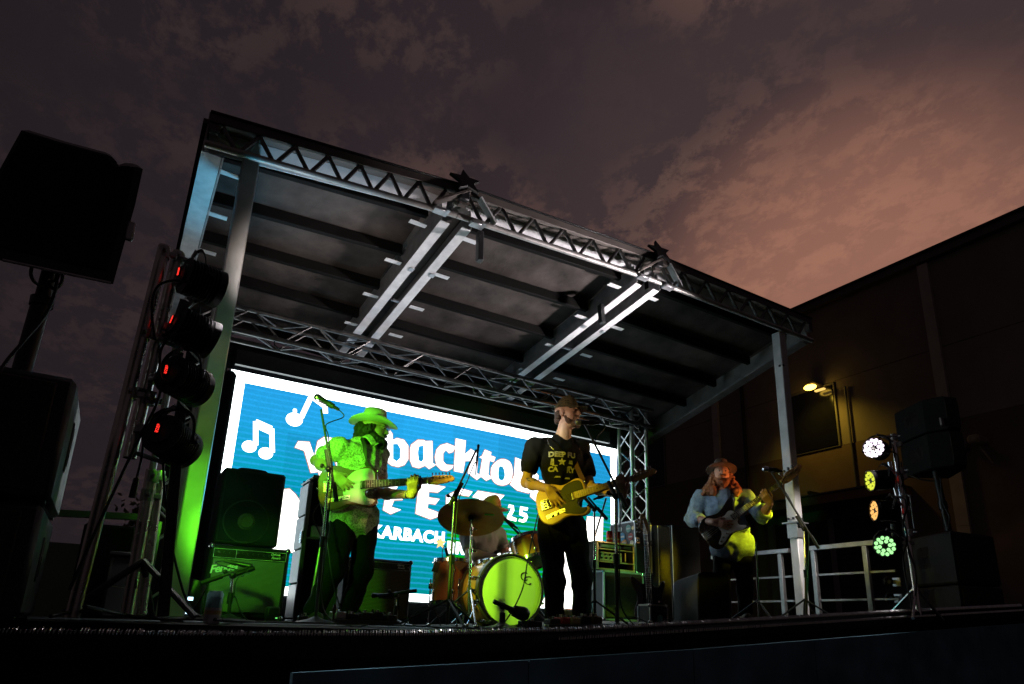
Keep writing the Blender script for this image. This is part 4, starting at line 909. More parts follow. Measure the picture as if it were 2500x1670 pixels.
# singer ------------------------------------------------------------
rs,aw=V((.81,-.59,0)),V((.59,.81,0)); upz=V((0,0,1))
GM2=gmat(at(1371,1224,4.84),at(1600,1153,4.66),.18)
fw_,fk,fn=fret_hand(GM2,.46)
sw=GM2@V((-.062,.105,.058))
J=jd(pel=at(1372,1285,5.10),neck=at(1375,1066,5.09),shR=at(1304,1092,5.02),shL=at(1421,1098,5.20),f=rs*.25-aw,elR=at(1284,1178,5.04),wrR=sw,elL=at(1441,1190,5.16),wrL=fw_,
 hipR=at(1344,1305,5.06),hipL=at(1402,1305,5.13),knR=at(1354,1414,5.03),knL=at(1421,1414,5.12),anR=at(1352,1503,5.06),anL=at(1420,1503,5.14),toeR=rs*-.1-aw,toeL=rs*.45-aw)
hc=at(1385,1011,5.05); hf=rs*.86-aw*.46+upz*.02
t1,P,HM,b1,sh1=person('person','singer in a camouflage cap and black tee at the centre microphone, playing an amber guitar',J,'skin','tee_black','jeans','boot',hc,hf,(0,0,1),1.0,hands=[(sw,gx(GM2)*.30-gy(GM2)*.92-gz(GM2)*.12,-gz(GM2),(.22,.30,.36,.42),1,1.08,.55),(fw_,fk,fn,(1.05,1.12,1.15,1.2),-1,1.08,.3)],seed=1,sleeve=.72,hemdrop=.12,wrk=.015)
hair_tuft(t1,'hair','hair_brown',[(P(0,-.045,.0),.060),(P(-.048,-.035,-.015),.038),(P(.048,-.035,-.015),.038),(P(0,-.078,-.05),.026),(P(-.035,-.07,-.055),.022),(P(.035,-.07,-.055),.022)],wr=.010,wf=50,cuts=[(P(-.1,-.01,-.03),P(.1,-.01,-.03),.022)])
hair_tuft(t1,'beard','beard_brown',[(P(e*.066,.012,-.040),P(e*.056,.040,-.078),.010,.016) for e in (-1,1)]+[(P(e*.056,.040,-.078),P(e*.022,.078,-.100),.016,.019) for e in (-1,1)]+[(P(-.02,.082,-.100),P(.02,.082,-.100),.020,.020),(P(-.020,.096,-.041),P(.020,.096,-.041),.006,.006)],res=.005,wr=.004,cuts=[(P(-.016,.11,-.056),P(.016,.11,-.056),.013)])
capmesh(t1,'camo',P(0,-.006,.050),HM@V((0,1,-.06)),HM@V((0,.06,1)),bl=.082)
f=J['f'].normalized(); c=(V(J['shR'])+V(J['shL']))/2-upz*.16; DM=frame(c-aw*.0,rs*.97+aw*.2,y=upz)
decal(t1,sh1,[('DEEP FU',.058,.005,.07,.003),('CA     RY',.052,.0,-.05,.003)],DM,'tee_print','shirt_print')
g=G(); Mi=ROOT[t1.name].inverted()
for k in range(5):
    a=-.5+k*.25; g.box((.03*math.sin(a*4),0.0,.0),(.001,.001,.001)) if False else None
dm=[]
st5=[(math.sin(k*math.pi/5)*(.034 if k%2==0 else .016),math.cos(k*math.pi/5)*(.034 if k%2==0 else .016)) for k in range(10)]
bm_=bmesh.new(); bm_.from_mesh(sh1.data); BT=BVHTree.FromBMesh(bm_); bm_.free()
def onshirt(poly,M,BT,Mi,off=.005):
    z=(M.to_3x3()@V((0,0,1))).normalized(); out=[]
    for x,y in poly:
        p=Mi@(M@V((x,y,0))); h=BT.ray_cast(p+z*.3,-z); out.append((h[0]+z*off) if h[0] else p)
    return out
g=G(); q=onshirt([(0,0.012)]+[(x,y+.012) for x,y in st5],DM,BT,Mi); g.add(q,[(0,i,i%10+1) for i in range(1,11)]); g.build('print_star','tee_print',t1,smooth=0)
for (x,y,w_,h_) in ((-.075,.01,.03,.05),(.07,.012,.035,.03),(-.03,-.105,.05,.012),(.05,-.11,.045,.012),(-.055,-.02,.05,.008),(.06,-.025,.04,.008)):
    q=onshirt([(x-w_/2,y-h_/2),(x+w_/2,y-h_/2),(x+w_/2*.8,y+h_/2),(x-w_/2*.6,y+h_/2)],DM,BT,Mi); G().add(q,[(0,1,2,3)]).build('print_patch','tee_print',t1,smooth=0)
# forearm tattoo laid on the skin
e_,w_=V(J['elR']),V(J['wrR']); p=e_+(w_-e_)*.22; TM=frame(p,(w_-e_),z=-aw+upz*.2); bm_=bmesh.new(); bm_.from_mesh(b1.data); BT=BVHTree.FromBMesh(bm_); bm_.free(); g=G()
for pl in ([(0,0),(.05,.006),(.09,.022),(.06,.024),(.07,.036),(.035,.024),(.02,.038),(.005,.018),(-.02,.03),(-.03,.008)],[(-.01,-.004),(.03,-.01),(.06,-.004),(.03,.0)]):
    q=onshirt(pl,TM,BT,Mi,.002); g.add(q,[tuple(range(len(q)))])
g.build('tattoo','tattoo',t1,smooth=0)
f=-aw*.97+rs*.2
strap(t1,'guitar_strap','leather',[V(J['shL'])+upz*.055-rs*.05-aw*.02+aw*.09,V(J['shL'])+upz*.078-rs*.05-aw*.03,V(J['shL'])-rs*.035-aw*.105-upz*.02,V(J['shL'])-rs*.055-aw*.165-upz*.14,GM2@V((.20,.10,.012))],.026)
strap(t1,'neck_rack','metal_part',[V(J['shR'])+rs*.12+upz*.07-aw*.02,V(J['shR'])+rs*.11+upz*.03-aw*.11,V(J['shR'])+rs*.13-upz*.03-aw*.15,V(J['shR'])+rs*.16-upz*.06-aw*.16],.006)
g2=guitar('electric_guitar','amber single cutaway electric guitar with a black pickguard held by the singer',GM2,'butterscotch','pg_black','maple','maple',headm='maple_dark')

# guitarist on the left ---------------------------------------------
rs,aw=V((.95,-.31,0)),V((.31,.95,0))
GM1=gmat(at(848,1189,4.92),at(1101,1172,4.84),.12,1.07)
fw_,fk,fn=fret_hand(GM1,.44); sw=GM1@V((-.075,.075,.055))
J=jd(pel=at(866,1262,5.16),neck=at(890,1082,5.17),shR=at(824,1094,5.05),shL=at(927,1108,5.30),f=rs*.55-aw*.83,elR=at(771,1124,5.22),wrR=sw,elL=at(921,1205,5.22),wrL=fw_,
 hipR=at(838,1285,5.10),hipL=at(890,1285,5.20),knR=at(815,1392,5.04),knL=at(884,1392,5.16),anR=at(766,1490,5.10),anL=at(850,1492,5.22),toeR=rs*.4-aw,toeL=rs*.8-aw*.6)
hc=at(913,1050,5.18); hf=rs*.97-aw*.22-upz*.06
t2,P,HM,b2,sh2=person('person','guitarist in a pale cowboy hat and printed short sleeved shirt, lit green',J,'skin','shirt_print','pants_black','boot',hc,hf,(.03,0,1),1.0,hands=[(sw,gx(GM1)*.72-gy(GM1)*.68-gz(GM1)*.1,-gz(GM1),(.45,.40,.45,.5),1,1.08,.5),(fw_,fk,fn,(1.0,1.1,1.15,1.2),-1,1.1,.3)],seed=2,sleeve=.62,hemdrop=.19,wrk=.022)
hatmesh(t2,'cowboy_hat','hat_cream',P(0,-.012,.055),HM@V((0,1,-.02)),HM@V((0,.02,1)),(.088,.108),.120,.088,.030,.03,.018,frontdip=.016)
hair_tuft(t2,'hair','hair_dark',[(P(0,-.075,-.02),.062),(P(.07,-.03,-.02),.038),(P(-.07,-.03,-.02),.038),(P(0,-.095,-.075),.050),(P(.055,-.06,-.08),.042),(P(-.055,-.06,-.08),.042),(P(.075,.0,-.01),.024),(P(.06,-.02,-.11),.03),(P(0,-.10,.0),.05)],wr=.020,wf=40,cuts=[(P(-.1,.045,-.01),P(.1,.045,-.01),.03)])
hair_tuft(t2,'beard','hair_dark',[(P(-.058,.02,-.06),P(-.02,.075,-.10),.026,.030),(P(.058,.02,-.06),P(.02,.075,-.10),.026,.030),(P(-.015,.085,-.105),P(.015,.085,-.105),.032,.032),(P(-.022,.098,-.040),P(.022,.098,-.040),.009,.009),(P(0,.085,-.12),.03)],res=.006,wr=.008,wf=45,cuts=[(P(-.016,.115,-.056),P(.016,.115,-.056),.012)])
gl=G(); Mi=ROOT[t2.name].inverted()
for e in (-1,1):
    gl.tube([Mi@P(e*.034+.024*math.cos(a),.116-.006*abs(math.cos(a)),.012+.020*math.sin(a)) for a in [k*math.pi/8 for k in range(17)]],.0022,5); gl.tube([Mi@P(e*.058,.112,.018),Mi@P(e*.082,.06,.02),Mi@P(e*.084,-.01,.018)],.002,5)
gl.tube([Mi@P(-.010,.117,.016),Mi@P(.010,.117,.016)],.002,5); gl.build('glasses','black_plastic',t2)
nk=V(J['neck'])
for e,pts in ((0,[nk+rs*-.05-aw*.03+upz*.03,nk+rs*.02-aw*.09+upz*.035,nk+rs*.075-aw*.10-upz*.03]),(1,[nk+rs*.05+aw*.07+upz*.02,nk+rs*.085+aw*.0+upz*.02,nk+rs*.085-aw*.10-upz*.03])):
    G().tube(spl(pts,6),.034,4,.008).build('collar','shirt_print',t2,wr=True)
G().tube([nk+rs*.055-aw*.02+upz*.03+(rs*math.cos(a)-aw*.3*math.sin(a))*.05+upz*math.sin(a)*.05 for a in [k*math.pi/9 for k in range(19)]],.0035,5).build('neck_cord','white_print',t2,wr=True)
strap(t2,'guitar_strap','strap_dark',[nk-rs*.06+aw*.10+upz*.0,nk-rs*.045-aw*.02+upz*.055,nk+rs*.0-aw*.135-upz*.05,nk+rs*.03-aw*.16-upz*.2,GM1@V((.19,.10,.01))],.020)
g=G(); p=GM1@V((.30,-.10,.02)); G().lathe([(.030,-.008),(.033,0),(.030,.008)],V(J['wrL'])-V((V(J['wrL'])-V(J['elL'])))*.1,V(J['wrL'])-V(J['elL']),14).build('bracelet','metal_part',t2,wr=True)
g1=guitar('electric_guitar','sunburst electric guitar with a pale pickguard held by the cowboy hat guitarist',GM1,'sunburst','pg_white','maple','rosewood',capo=.50)

# bass player --------------------------------------------------------
rs,aw=V((.66,-.75,0)),V((.75,.66,0))
GM3=gmat(at(1762,1284,6.90),at(1948,1151,6.72),.10,1.03)
fw_,fk,fn=fret_hand(GM3,.50); sw=GM3@V((-.03,.06,.065))
J=jd(pel=at(1788,1332,7.2),neck=at(1762,1200,7.22),shR=at(1708,1216,7.2),shL=at(1820,1212,7.2),f=-aw*1.0-rs*.1,elR=at(1690,1268,7.2),wrR=sw,elL=at(1861,1259,7.05),wrL=fw_,
 hipR=at(1766,1350,7.2),hipL=at(1812,1350,7.22),knR=at(1762,1432,7.15),knL=at(1818,1432,7.17),anR=at(1758,1500,7.2),anL=at(1820,1500,7.25),toeR=-rs*.4-aw,toeL=rs*.2-aw)
for q in ('anR','anL'): J[q].z=deckz(J[q].x)+.09
hc=at(1762,1160,7.17); hf=-aw*.96+rs*.12+upz*.14
t3,P,HM,b3,sh3=person('person','bass player with long wavy hair, brown hat and blue denim shirt near the right post',J,'skin_red','denim','pants_black','boot',hc,hf,upz+aw*.14,1.02,bel=.035,tg=1.08,long_sleeve=.42,hands=[(sw,gx(GM3)*.66-gy(GM3)*.70,-gz(GM3),(.4,.45,.5,.5),1,1.1,.5),(fw_,fk,fn,(1.0,1.1,1.15,1.2),-1,1.1,.3)],seed=3,hemdrop=.17,wrk=.016,armr=1.12,wide=1.05)
hatmesh(t3,'brimmed_hat','hat_brown',P(0,-.015,.062),HM@V((0,1,.05)),HM@V((0,-.05,1)),(.090,.108),.112,.078,-.004,.03,.016,frontdip=-.01,taper=.80)
hair_tuft(t3,'hair','hair_red',[(P(0,-.07,-.03),.065),(P(.078,-.02,.0),P(.10,.0,-.11),.024,.034),(P(-.078,-.02,.0),P(-.10,.0,-.11),.024,.034),(P(.10,.01,-.11),P(.145,.03,-.18),.036,.040),(P(-.10,.01,-.11),P(-.135,.03,-.18),.036,.036),(P(.12,.04,-.15),P(.10,.07,-.22),.03,.02),(P(-.11,.03,-.15),P(-.125,.06,-.225),.03,.02),(P(.16,.02,-.18),P(.19,.03,-.21),.026,.018),(P(0,-.08,-.10),.07)],res=.009,wr=.028,wf=30,seed=4)
hair_tuft(t3,'beard','hair_red',[(P(-.06,.03,-.055),P(-.025,.075,-.10),.024,.032),(P(.06,.03,-.055),P(.025,.075,-.10),.024,.032),(P(-.02,.082,-.105),P(.02,.082,-.105),.034,.034),(P(-.026,.098,-.038),P(.026,.098,-.038),.010,.010),(P(0,.08,-.13),.034)],res=.006,wr=.010,wf=40,seed=6,cuts=[(P(-.016,.118,-.056),P(.016,.118,-.056),.012)])
nk=V(J['neck'])
for e in (-1,1): G().tube(spl([nk+rs*e*.075+aw*.03+upz*.045,nk+rs*e*.07-aw*.07+upz*.03,nk+rs*e*.035-aw*.135-upz*.06],6),.030,4,.007).build('collar','denim',t3,wr=True)
bm_=bmesh.new(); bm_.from_mesh(sh3.data); BT=BVHTree.FromBMesh(bm_); bm_.free(); Mi=ROOT[t3.name].inverted()
for x in (-.10,.11):
    PM=frame(nk-upz*.18+rs*x,rs,y=upz); q=onshirt([(-.055,.05),(.055,.05),(.055,-.05),(0,-.075),(-.055,-.05)],PM,BT,Mi,.009); q2=onshirt([(-.058,.054),(.058,.054),(.058,.022),(0,.006),(-.058,.022)],PM,BT,Mi,.015)
    G().add(q,[(0,1,2,3,4)]).add(q2,[(0,1,2,3,4)]).build('shirt_pocket','denim',t3,smooth=0)
strap(t3,'guitar_strap','strap_dark',[nk+rs*.11+aw*.13-upz*.02,nk+rs*.10+aw*.02+upz*.06,nk+rs*.095-aw*.11-upz*.02,nk+rs*.10-aw*.20-upz*.15,GM3@V((.26,.17,.01))],.032)
g3=guitar('bass_guitar','dark red bass guitar with a pale pickguard held by the bass player',GM3,'bass_dark','pg_white','maple_dark','rosewood',bass=True)

# drummer -------------------------------------------------------------
rs,aw=V((.88,-.48,0)),V((.48,.88,0))
J=jd(pel=at(1168,1432,6.42),neck=at(1178,1283,6.36),shR=at(1140,1305,6.22),shL=at(1216,1305,6.46),f=rs*.55-aw*.85,elR=at(1148,1352,6.10),wrR=at(1208,1361,5.98),elL=at(1234,1350,6.40),wrL=at(1240,1376,6.18),
 hipR=at(1155,1440,6.34),hipL=at(1185,1440,6.46),knR=at(1185,1452,5.98),knL=at(1250,1452,6.10),anR=at(1190,1515,5.92),anL=at(1255,1515,6.05),toeR=rs*.3-aw,toeL=rs*.5-aw)
for q in ('anR','anL'): J[q].z=deckz(J[q].x)+.09
hc=at(1198,1246,6.33); hf=rs*.93-aw*.25-upz*.16
t4,P,HM,b4,sh4=person('person','drummer in an orange cap and grey tee seated behind the cymbal',J,'skin_red','tee_grey','pants_black','boot',hc,hf,upz+rs*.1,1.0,hands=[(J['wrR'],rs*.85-aw*.2-upz*.25,-upz*.6+aw*.4,(1.0,1.05,1.1,1.1),1,1.0),(J['wrL'],rs*.4-aw*.6-upz*.2,-upz*.8,(1.0,1.05,1.1,1.1),-1,1.0)],seed=4,sleeve=.8,hemdrop=.14,wrk=.012)
capmesh(t4,'cap_orange',P(0,-.006,.050),HM@V((0,1,-.05)),HM@V((0,.05,1)),bl=.078)
hair_tuft(t4,'hair','hair_brown',[(P(0,-.06,-.01),.058),(P(-.05,-.03,-.02),.036),(P(.05,-.03,-.02),.036)],wr=.008)
a=V(J['wrR'])+rs*.07-upz*.01; tag(G().cyl(a-rs*.10-upz*.01+aw*.02,a+rs*.22-aw*.06+upz*.045,.0075,.005,8).sph(a+rs*.225-aw*.061+upz*.046,.009,6).build('drumstick','maple'),'pale wooden drumstick in the drummer\'s right hand','drumstick')
a=V(J['wrL'])+rs*.03-aw*.05; tag(G().cyl(a-rs*.12+upz*.03,a+rs*.20-aw*.1-upz*.01,.0075,.005,8).sph(a+rs*.205-aw*.102-upz*.01,.009,6).build('drumstick','maple'),'pale wooden drumstick in the drummer\'s left hand','drumstick')
p=V(J['pel'])-upz*.13; th=thing('drum_stool',(p.x,p.y,deckz(p.x)),'round black drum stool under the seated drummer','stool')
G().lathe([(.0,.0),(.16,0),(.17,.03),(.16,.08),(0,.085)],p-upz*.06,(0,0,1),20).build('seat','black_plastic',th,wr=True); G().cyl((p.x,p.y,deckz(p.x)+.1),p-upz*.06,.02).build('stem','chrome',th,wr=True)
for k in range(3): an=k*2.1+.3; G().cyl((p.x,p.y,deckz(p.x)+.22),(p.x+.24*math.cos(an),p.y+.24*math.sin(an),deckz(p.x)+.01),.012).build('leg','chrome',th,wr=True)
# ------------------------------------------------------------------ backline
def ppoly(pix,o):                      # outline pixels -> 2D points in the upright plane through o that faces the camera
    o=V(o); n=V((-o.x,-o.y,0)).normalized(); x=V((-n.y,n.x,0)); out=[]
    for px,py in pix:
        r=ray(px,py); t=(o-V((0,0,CZ))).dot(n)/r.dot(n); p=r*t+V((0,0,CZ))-o; out.append((p.dot(x),p.z))
    return out,x,n
def fb(pl,pr,pt,Y,pb=None):            # front face limits on the plane Y
    xl=aY(pl,(pt+(pb or 1500))/2,Y).x; xr=aY(pr,(pt+(pb or 1500))/2,Y).x; zt_=aY((pl+pr)/2,pt,Y).z; return xl,xr,zt_
def knob(g,p,r=.008,h=.012,ax=(0,-1,0)): p=V(p); return g.cyl(p,p+V(ax)*h,r,r*.85,8)
def amp(label,pl,pr,pt,Y,grille,dep=.25,script=None,zb=None,group='guitar amplifiers behind the guitarist'):
    xl,xr,z1_=fb(pl,pr,pt,Y); w_=xr-xl; xc=(xl+xr)/2; z0_=deckz(xc)+.015 if zb is None else zb; h=z1_-z0_
    t=thing('guitar_amp',(xc,Y+dep/2,z0_-.015),label,'amplifier',group)
    B=lambda g,n,m,**k: g.build(n,m,t,**k)
    B(G().box((0,0,.015+h/2),(w_,dep,h),ch=.018),'cabinet','black_tolex'); ph=.075; f=-dep/2
    B(G().box((0,f-.004,.015+h*.5-ph*.5+.012),(w_-.06,.014,h-ph-.065),ch=.004),'grille','grille_silver' if grille==1 else 'grille_tweed')
    p=B(G().box((0,f-.004,.015+h-.022-ph/2),(w_-.05,.012,ph*.82),ch=.002),'control_panel','panel_black')
    zc=.015+h-.022-ph/2
    for k in range(11):
        x=-w_/2+.06+k*(w_-.16)/10.5+(.012 if k>2 else 0); B2=knob(G(),(x,f-.009,zc+.004),.0085,.013); B2.build('knob','metal_part' if k in (0,3) else 'black_plastic',p)
    fr=G()
    for (a,b,c,d) in ((-w_/2+.027,w_/2-.027,zc+ph*.40,.002),(-w_/2+.027,w_/2-.027,zc-ph*.40,.002)): fr.box(((a+b)/2,f-.011,c),(b-a,.002,d))
    for x in (-w_/2+.027,w_/2-.027,-w_*.18): fr.box((x,f-.011,zc),(.002,.002,ph*.8))
    B(fr,'panel_line','white_print',smooth=0)
    for k in range(11):
        x=-w_/2+.06+k*(w_-.16)/10.5+(.012 if k>2 else 0)
    if script:
        me=text_mesh(script,.075,.002,.002,.35,.9); place('nameplate',xform(me,Matrix.Translation((-w_*.30,f-.016,.015+h-ph-.085))@Matrix.Rotation(R(90),4,'X')@Matrix.Rotation(R(12),4,'Z')),'white_print',t,0)
        me=text_mesh('Deluxe\n  Reverb',.024,.0006,.001,.3,.9); place('panel_lettering',xform(me,Matrix.Translation((w_*.31,f-.0115,zc+.004))@Matrix.Rotation(R(90),4,'X')),'white_print',t,0)
    G().sph((w_/2-.045,f-.012,zc),(.008,.006,.008),6).build('pilot_lamp','metal_part',p)
    G().box((0,0,.02+h),(.2,.03,.012),ch=.005).build('handle','black_plastic',t)
    g=G()
    for sx in (-1,1):
        for sy in (-1,1): g.cyl((sx*(w_/2-.05),sy*(dep/2-.04),0),(sx*(w_/2-.05),sy*(dep/2-.04),.02),.014,n=8)
    g.build('feet','rubber',t)
    for sx in (-1,1):
        for z in (.015+.012,.015+h-.012): G().sph((sx*(w_/2-.014),f+.012,z),(.022,.022,.022),6).build('corner','metal_part' if grille==1 else 'black_plastic',t)
    return xc,z1_,w_
xc,zt1,w1_=amp('silver grille guitar amp with a long control panel, under the black speaker cabinet',500,700,1334,5.05,1,.24,'Fender')
amp('wide striped grille guitar amp standing behind the left guitarist\'s legs',838,1003,1364,5.72,2,.26,'Fender')
xl,xr,z1_=fb(520,678,1146,5.10); t=thing('speaker_cabinet',((xl+xr)/2,5.25,zt1+.012),'black speaker cabinet with one round speaker stacked on the silver grille amp','speaker')
w_=xr-xl; h=z1_-zt1-.012
G().box((0,0,h/2),(w_,.30,h),ch=.015).build('cabinet','black_tolex',t); 
G().box((0,-.153,h/2),(w_-.05,.008,h-.05),ch=.002).build('grille_cloth','black_cloth',t)
G().lathe([(.0,.015),(.045,.018),(.055,.002),(.125,-.012),(.140,-.014),(.150,-.006),(.152,.0)],(-.02,-.156,.17),(0,-1,0),32).build('speaker_cone','grille_dark',t)
G().lathe([(.150,-.004),(.150,.006),(.158,.006),(.158,-.004)],(-.02,-.156,.17),(0,-1,0),32,None,1).build('cone_ring','black_plastic',t)
G().tube(spl([(-.09,0,h),(-.085,0,h+.03),(.085,0,h+.03),(.09,0,h)],4),.012,6).build('handle','rubber',t)
g=G().box((-.09,0,h+.012),(.10,.05,.024),ch=.008).box((.1,.02,h+.014),(.07,.06,.028),ch=.008); g.build('corner','black_plastic',t)
# tall open case
xl=aY(744,1250,5.55).x; xr=aY(842,1250,5.55).x; zt_=aY(760,1158,5.55).z; xm=(xl+xr)/2; d0=deckz(xm)
t=thing('instrument_case',(xm,5.67,d0),'tall upright open road case with pale side panel, left of the guitarist','road case'); w_=xr-xl; h=zt_-d0
poly=[(-w_/2,0),(w_/2,0),(w_/2,h),(-w_/2+.05,h),(-w_/2,h-.05)]
def pan(n,m,c,d,ch=.004): return G().box(c,d,ch=ch).build(n,m,t)
for k in range(4): pan('side_panel','galv',(-w_/2+.008,.0,.03+(k+.5)*(h-.1)/4),(.014,.27,(h-.1)/4-.012))
pan('side_panel','case_panel',(w_/2-.008,0,h/2),(.014,.28,h-.03)); pan('back_panel','black_cloth',(0,.13,h/2),(w_-.03,.012,h-.03)); pan('top_panel','galv',(.0,0,h-.012),(w_-.08,.28,.014)); G().box((-w_/2+.028,0,h-.032),(.066,.28,.012),Matrix.Rotation(R(-38),3,'Y')).build('top_panel','galv',t); pan('base_panel','black_paint',(0,0,.014),(w_-.01,.28,.02))
for x in (-w_/2+.02,w_/2-.015): pan('edge_rail','black_paint',(x,-.142,h/2-.02),(.030,.016,h-.08),.004)
pan('edge_rail','black_paint',(0,-.142,h-.02),(w_-.06,.016,.03)); pan('shelf','black_paint',(0,0,h*.56),(w_-.05,.24,.02)); pan('latch','chrome',(-w_/2-.006,-.12,h*.56),(.012,.06,.10)); pan('tuner_pedal','bin_plastic',(-.03,-.04,h*.56+.06),(.12,.1,.10),.01)
G().tube(spl([(.0,-.10,h*.86),(-.10,-.13,h*.72),(-.02,-.13,h*.58),(.05,-.14,h*.4)],8),.006,6).build('hanging_cable','rubber',t)
G().cyl((.0,-.10,h*.52),(-.03,-.10,h*.14),.011,n=8).build('guitar_neck','galv',t); G().tube(spl([(-.03,-.12,h*.14),(.02,-.12,h*.12),(.0,-.13,h*.03)],6),.007,6).build('hanging_cable','rubber',t)
# ------------------------------------------------------------------ drums
UP=V((0,0,1))
kc=aY(1246,1458,4.72); kc.z=deckz(kc.x)+.285; r=.283; ax=V((-.11,-1,0)).normalized()
t=thing('bass_drum',(kc.x,kc.y+.2,deckz(kc.x)),'large orange wood bass drum with a pale front head and black monogram','drum')
G().lathe([(r-.012,.02),(r,.02),(r,.40),(r-.012,.40)],kc,-ax,48,None,1).build('shell','drum_wood',t,wr=True,smooth=30)
G().lathe([(0,.004),(r-.03,.004),(r-.012,0),(r-.006,-.02)],kc,ax,48).build('front_head','drum_head',t,wr=True)
G().lathe([(0,-.42),(r-.02,-.42),(r-.01,-.40)],kc,ax,48).build('rear_head','drum_head',t,wr=True)
for o_ in (0,.375): G().lathe([(r-.012,.016-o_),(r+.014,.016-o_),(r+.016,-.034-o_),(r-.004,-.034-o_)],kc,ax,48,None,1).build('hoop','drum_hoop',t,wr=True,smooth=30)
G().lathe([(r-.014,.012),(r-.010,.019),(r+.004,.0185),(r+.004,.014)],kc,ax,48,None,1).build('hoop_ring','metal_part',t,wr=True)
xa=ax.cross(UP).normalized()
for k in range(10):
    a=k*math.pi/5+.31; rd=xa*math.cos(a)+UP*math.sin(a); p=kc+rd*(r+.018)
    lg=G().cyl(p-ax*.17+rd*.004,p-ax*.05+rd*.004,.010,n=8).sph(p-ax*.10,(.016,.016,.016),6).build('lug','chrome',t,wr=True); Mi=ROOT[t.name].inverted()
    G().cyl(Mi@(p+ax*.022),Mi@(p-ax*.06),.0035,n=6).box(Mi@(p+ax*.006),(.02,.05,.02),None,.006).build('tension_rod','chrome',lg)
for e in (-1,1):
    p=kc-ax*.12+xa*e*(r*.86)-UP*r*.5; q=V((p.x+xa.x*e*.13,p.y-.10,deckz(p.x)+.012)); G().cyl(p+UP*.03,q,.009,n=8).sph(q,.013,6).sph(p,(.022,.022,.022),6).build('spur','chrome',t,wr=True)
for dx,ch_ in ((0,'C'),(.034,'C')):
    me=text_mesh(ch_,.105,-.0012,.0008); p=kc+ax*.0062-xa*-.0; c_=ROOT[t.name].inverted()@frame(kc+ax*.0065+(xa*-.115+UP*.115)+(-xa*0)+((xa if xa.x>0 else -xa)*dx)-UP*dx*.9,-xa if xa.x<0 else xa,z=ax); place('monogram',xform(me,c_),'pg_black',t,0)
def tom(name,label,c,r,h,axis,m='drum_wood',nl=6,group='drums of the kit'):
    c=V(c); axis=V(axis).normalized(); t=thing(name,c-axis*h/2,label,'drum',group)
    G().lathe([(r-.01,-h/2),(r,-h/2),(r,h/2),(r-.01,h/2)],c,axis,36,None,1).build('shell',m,t,wr=True,smooth=30)
    for s_,n_ in ((1,'top_head'),(-1,'bottom_head')): G().lathe([(0,s_*(h/2+.003)),(r-.012,s_*(h/2+.003)),(r+.002,s_*(h/2-.006))],c,axis,36).build(n_,'drum_head',t,wr=True)
    for s_ in (1,-1): G().lathe([(r+.001,s_*(h/2-.02)),(r+.010,s_*(h/2-.02)),(r+.008,s_*(h/2+.010)),(r+.001,s_*(h/2+.010))],c,axis,36,None,1).build('hoop','chrome',t,wr=True,smooth=30)
    xa=axis.orthogonal().normalized(); ya=axis.cross(xa)
    for k in range(nl):
        a=k*2*math.pi/nl+.4; rd=xa*math.cos(a)+ya*math.sin(a); G().cyl(c+rd*(r+.010)-axis*(h/2),c+rd*(r+.010)+axis*(h/2),.0035,n=6).sph(c+rd*(r+.008)+axis*(h*.24),(.013,.013,.02),6).sph(c+rd*(r+.008)-axis*(h*.24),(.013,.013,.02),6).build('lug','chrome',t,wr=True)
    return t
fc=at(1103,1421,5.95); t=tom('floor_tom','orange wood floor tom on chrome legs, left of the bass drum',fc,.172,.37,(.0,.02,1))
for a in (.4,2.6,4.6):
    q=fc+V((math.cos(a),math.sin(a),0))*.185; G().cyl((q.x,q.y,deckz(q.x)+.01),(q.x,q.y,fc.z+.02),.007,n=8).box((q.x,q.y,fc.z-.04),(.03,.03,.05),ch=.006).sph((q.x,q.y,deckz(q.x)+.012),.013,6).build('leg','chrome',t,wr=True)
g=G(); 
for (pxs,d_) in (([(1053,1395),(1062,1372),(1075,1374),(1068,1398)],5.82),([(1106,1372),(1150,1374),(1136,1382),(1122,1394)],5.76)):
    vs=[at(x,y,d_) for x,y in pxs]; n_=len(vs); vs+=[v+V((.004,.006,0)) for v in vs]; G().add(vs,[tuple(range(n_)),tuple(range(n_,2*n_))[::-1]]+[(i,(i+1)%n_,n_+(i+1)%n_,n_+i) for i in range(n_)]).build('damper_cloth','leather',t,wr=True)
rc=at(1294,1346,5.72); tom('rack_tom','orange wood rack tom above the right of the bass drum',rc,.152,.215,(-.06,.38,.92)); 
G().cyl(rc-V((0,0,.1)),kc-ax*.2+UP*r,.012,n=8).build('tom_post','chrome'); o=bpy.data.objects['tom_post']; tag(o,'chrome post joining the rack tom to the bass drum','tom mount')
sc2=at(1214,1392,5.75); t=tom('snare_drum','chrome and wood snare drum half hidden behind the bass drum',sc2,.178,.14,(-.05,.12,.99),nl=8)
q=V((sc2.x,sc2.y,deckz(sc2.x)));
for a in (.3,2.4,4.5): G().cyl(q+UP*.25,q+V((math.cos(a)*.2,math.sin(a)*.2,.01)),.008,n=6).build('stand_leg','chrome',t,wr=True)
G().cyl(q+UP*.2,sc2-UP*.08,.012,n=8).build('stand_stem','chrome',t,wr=True)
cc_=at(1150,1259,5.36); vw=V((cc_.x,cc_.y,0)).normalized(); nrm=(UP*math.cos(R(25))+vw*math.sin(R(25))).normalized()
t=thing('cymbal',cc_,'big bronze ride cymbal with a strip of green tape, tilted above the floor tom','cymbal')
rc_=.272; pr=[(.012,.030),(.03,.027),(.045,.014),(.055,.004),(.11,-.004),(.19,-.012),(rc_,-.024)]
G().lathe(pr+[(x,z-.0016) for x,z in pr[::-1]],cc_,nrm,64).build('bronze_plate','bronze',t,wr=True,smooth=60)
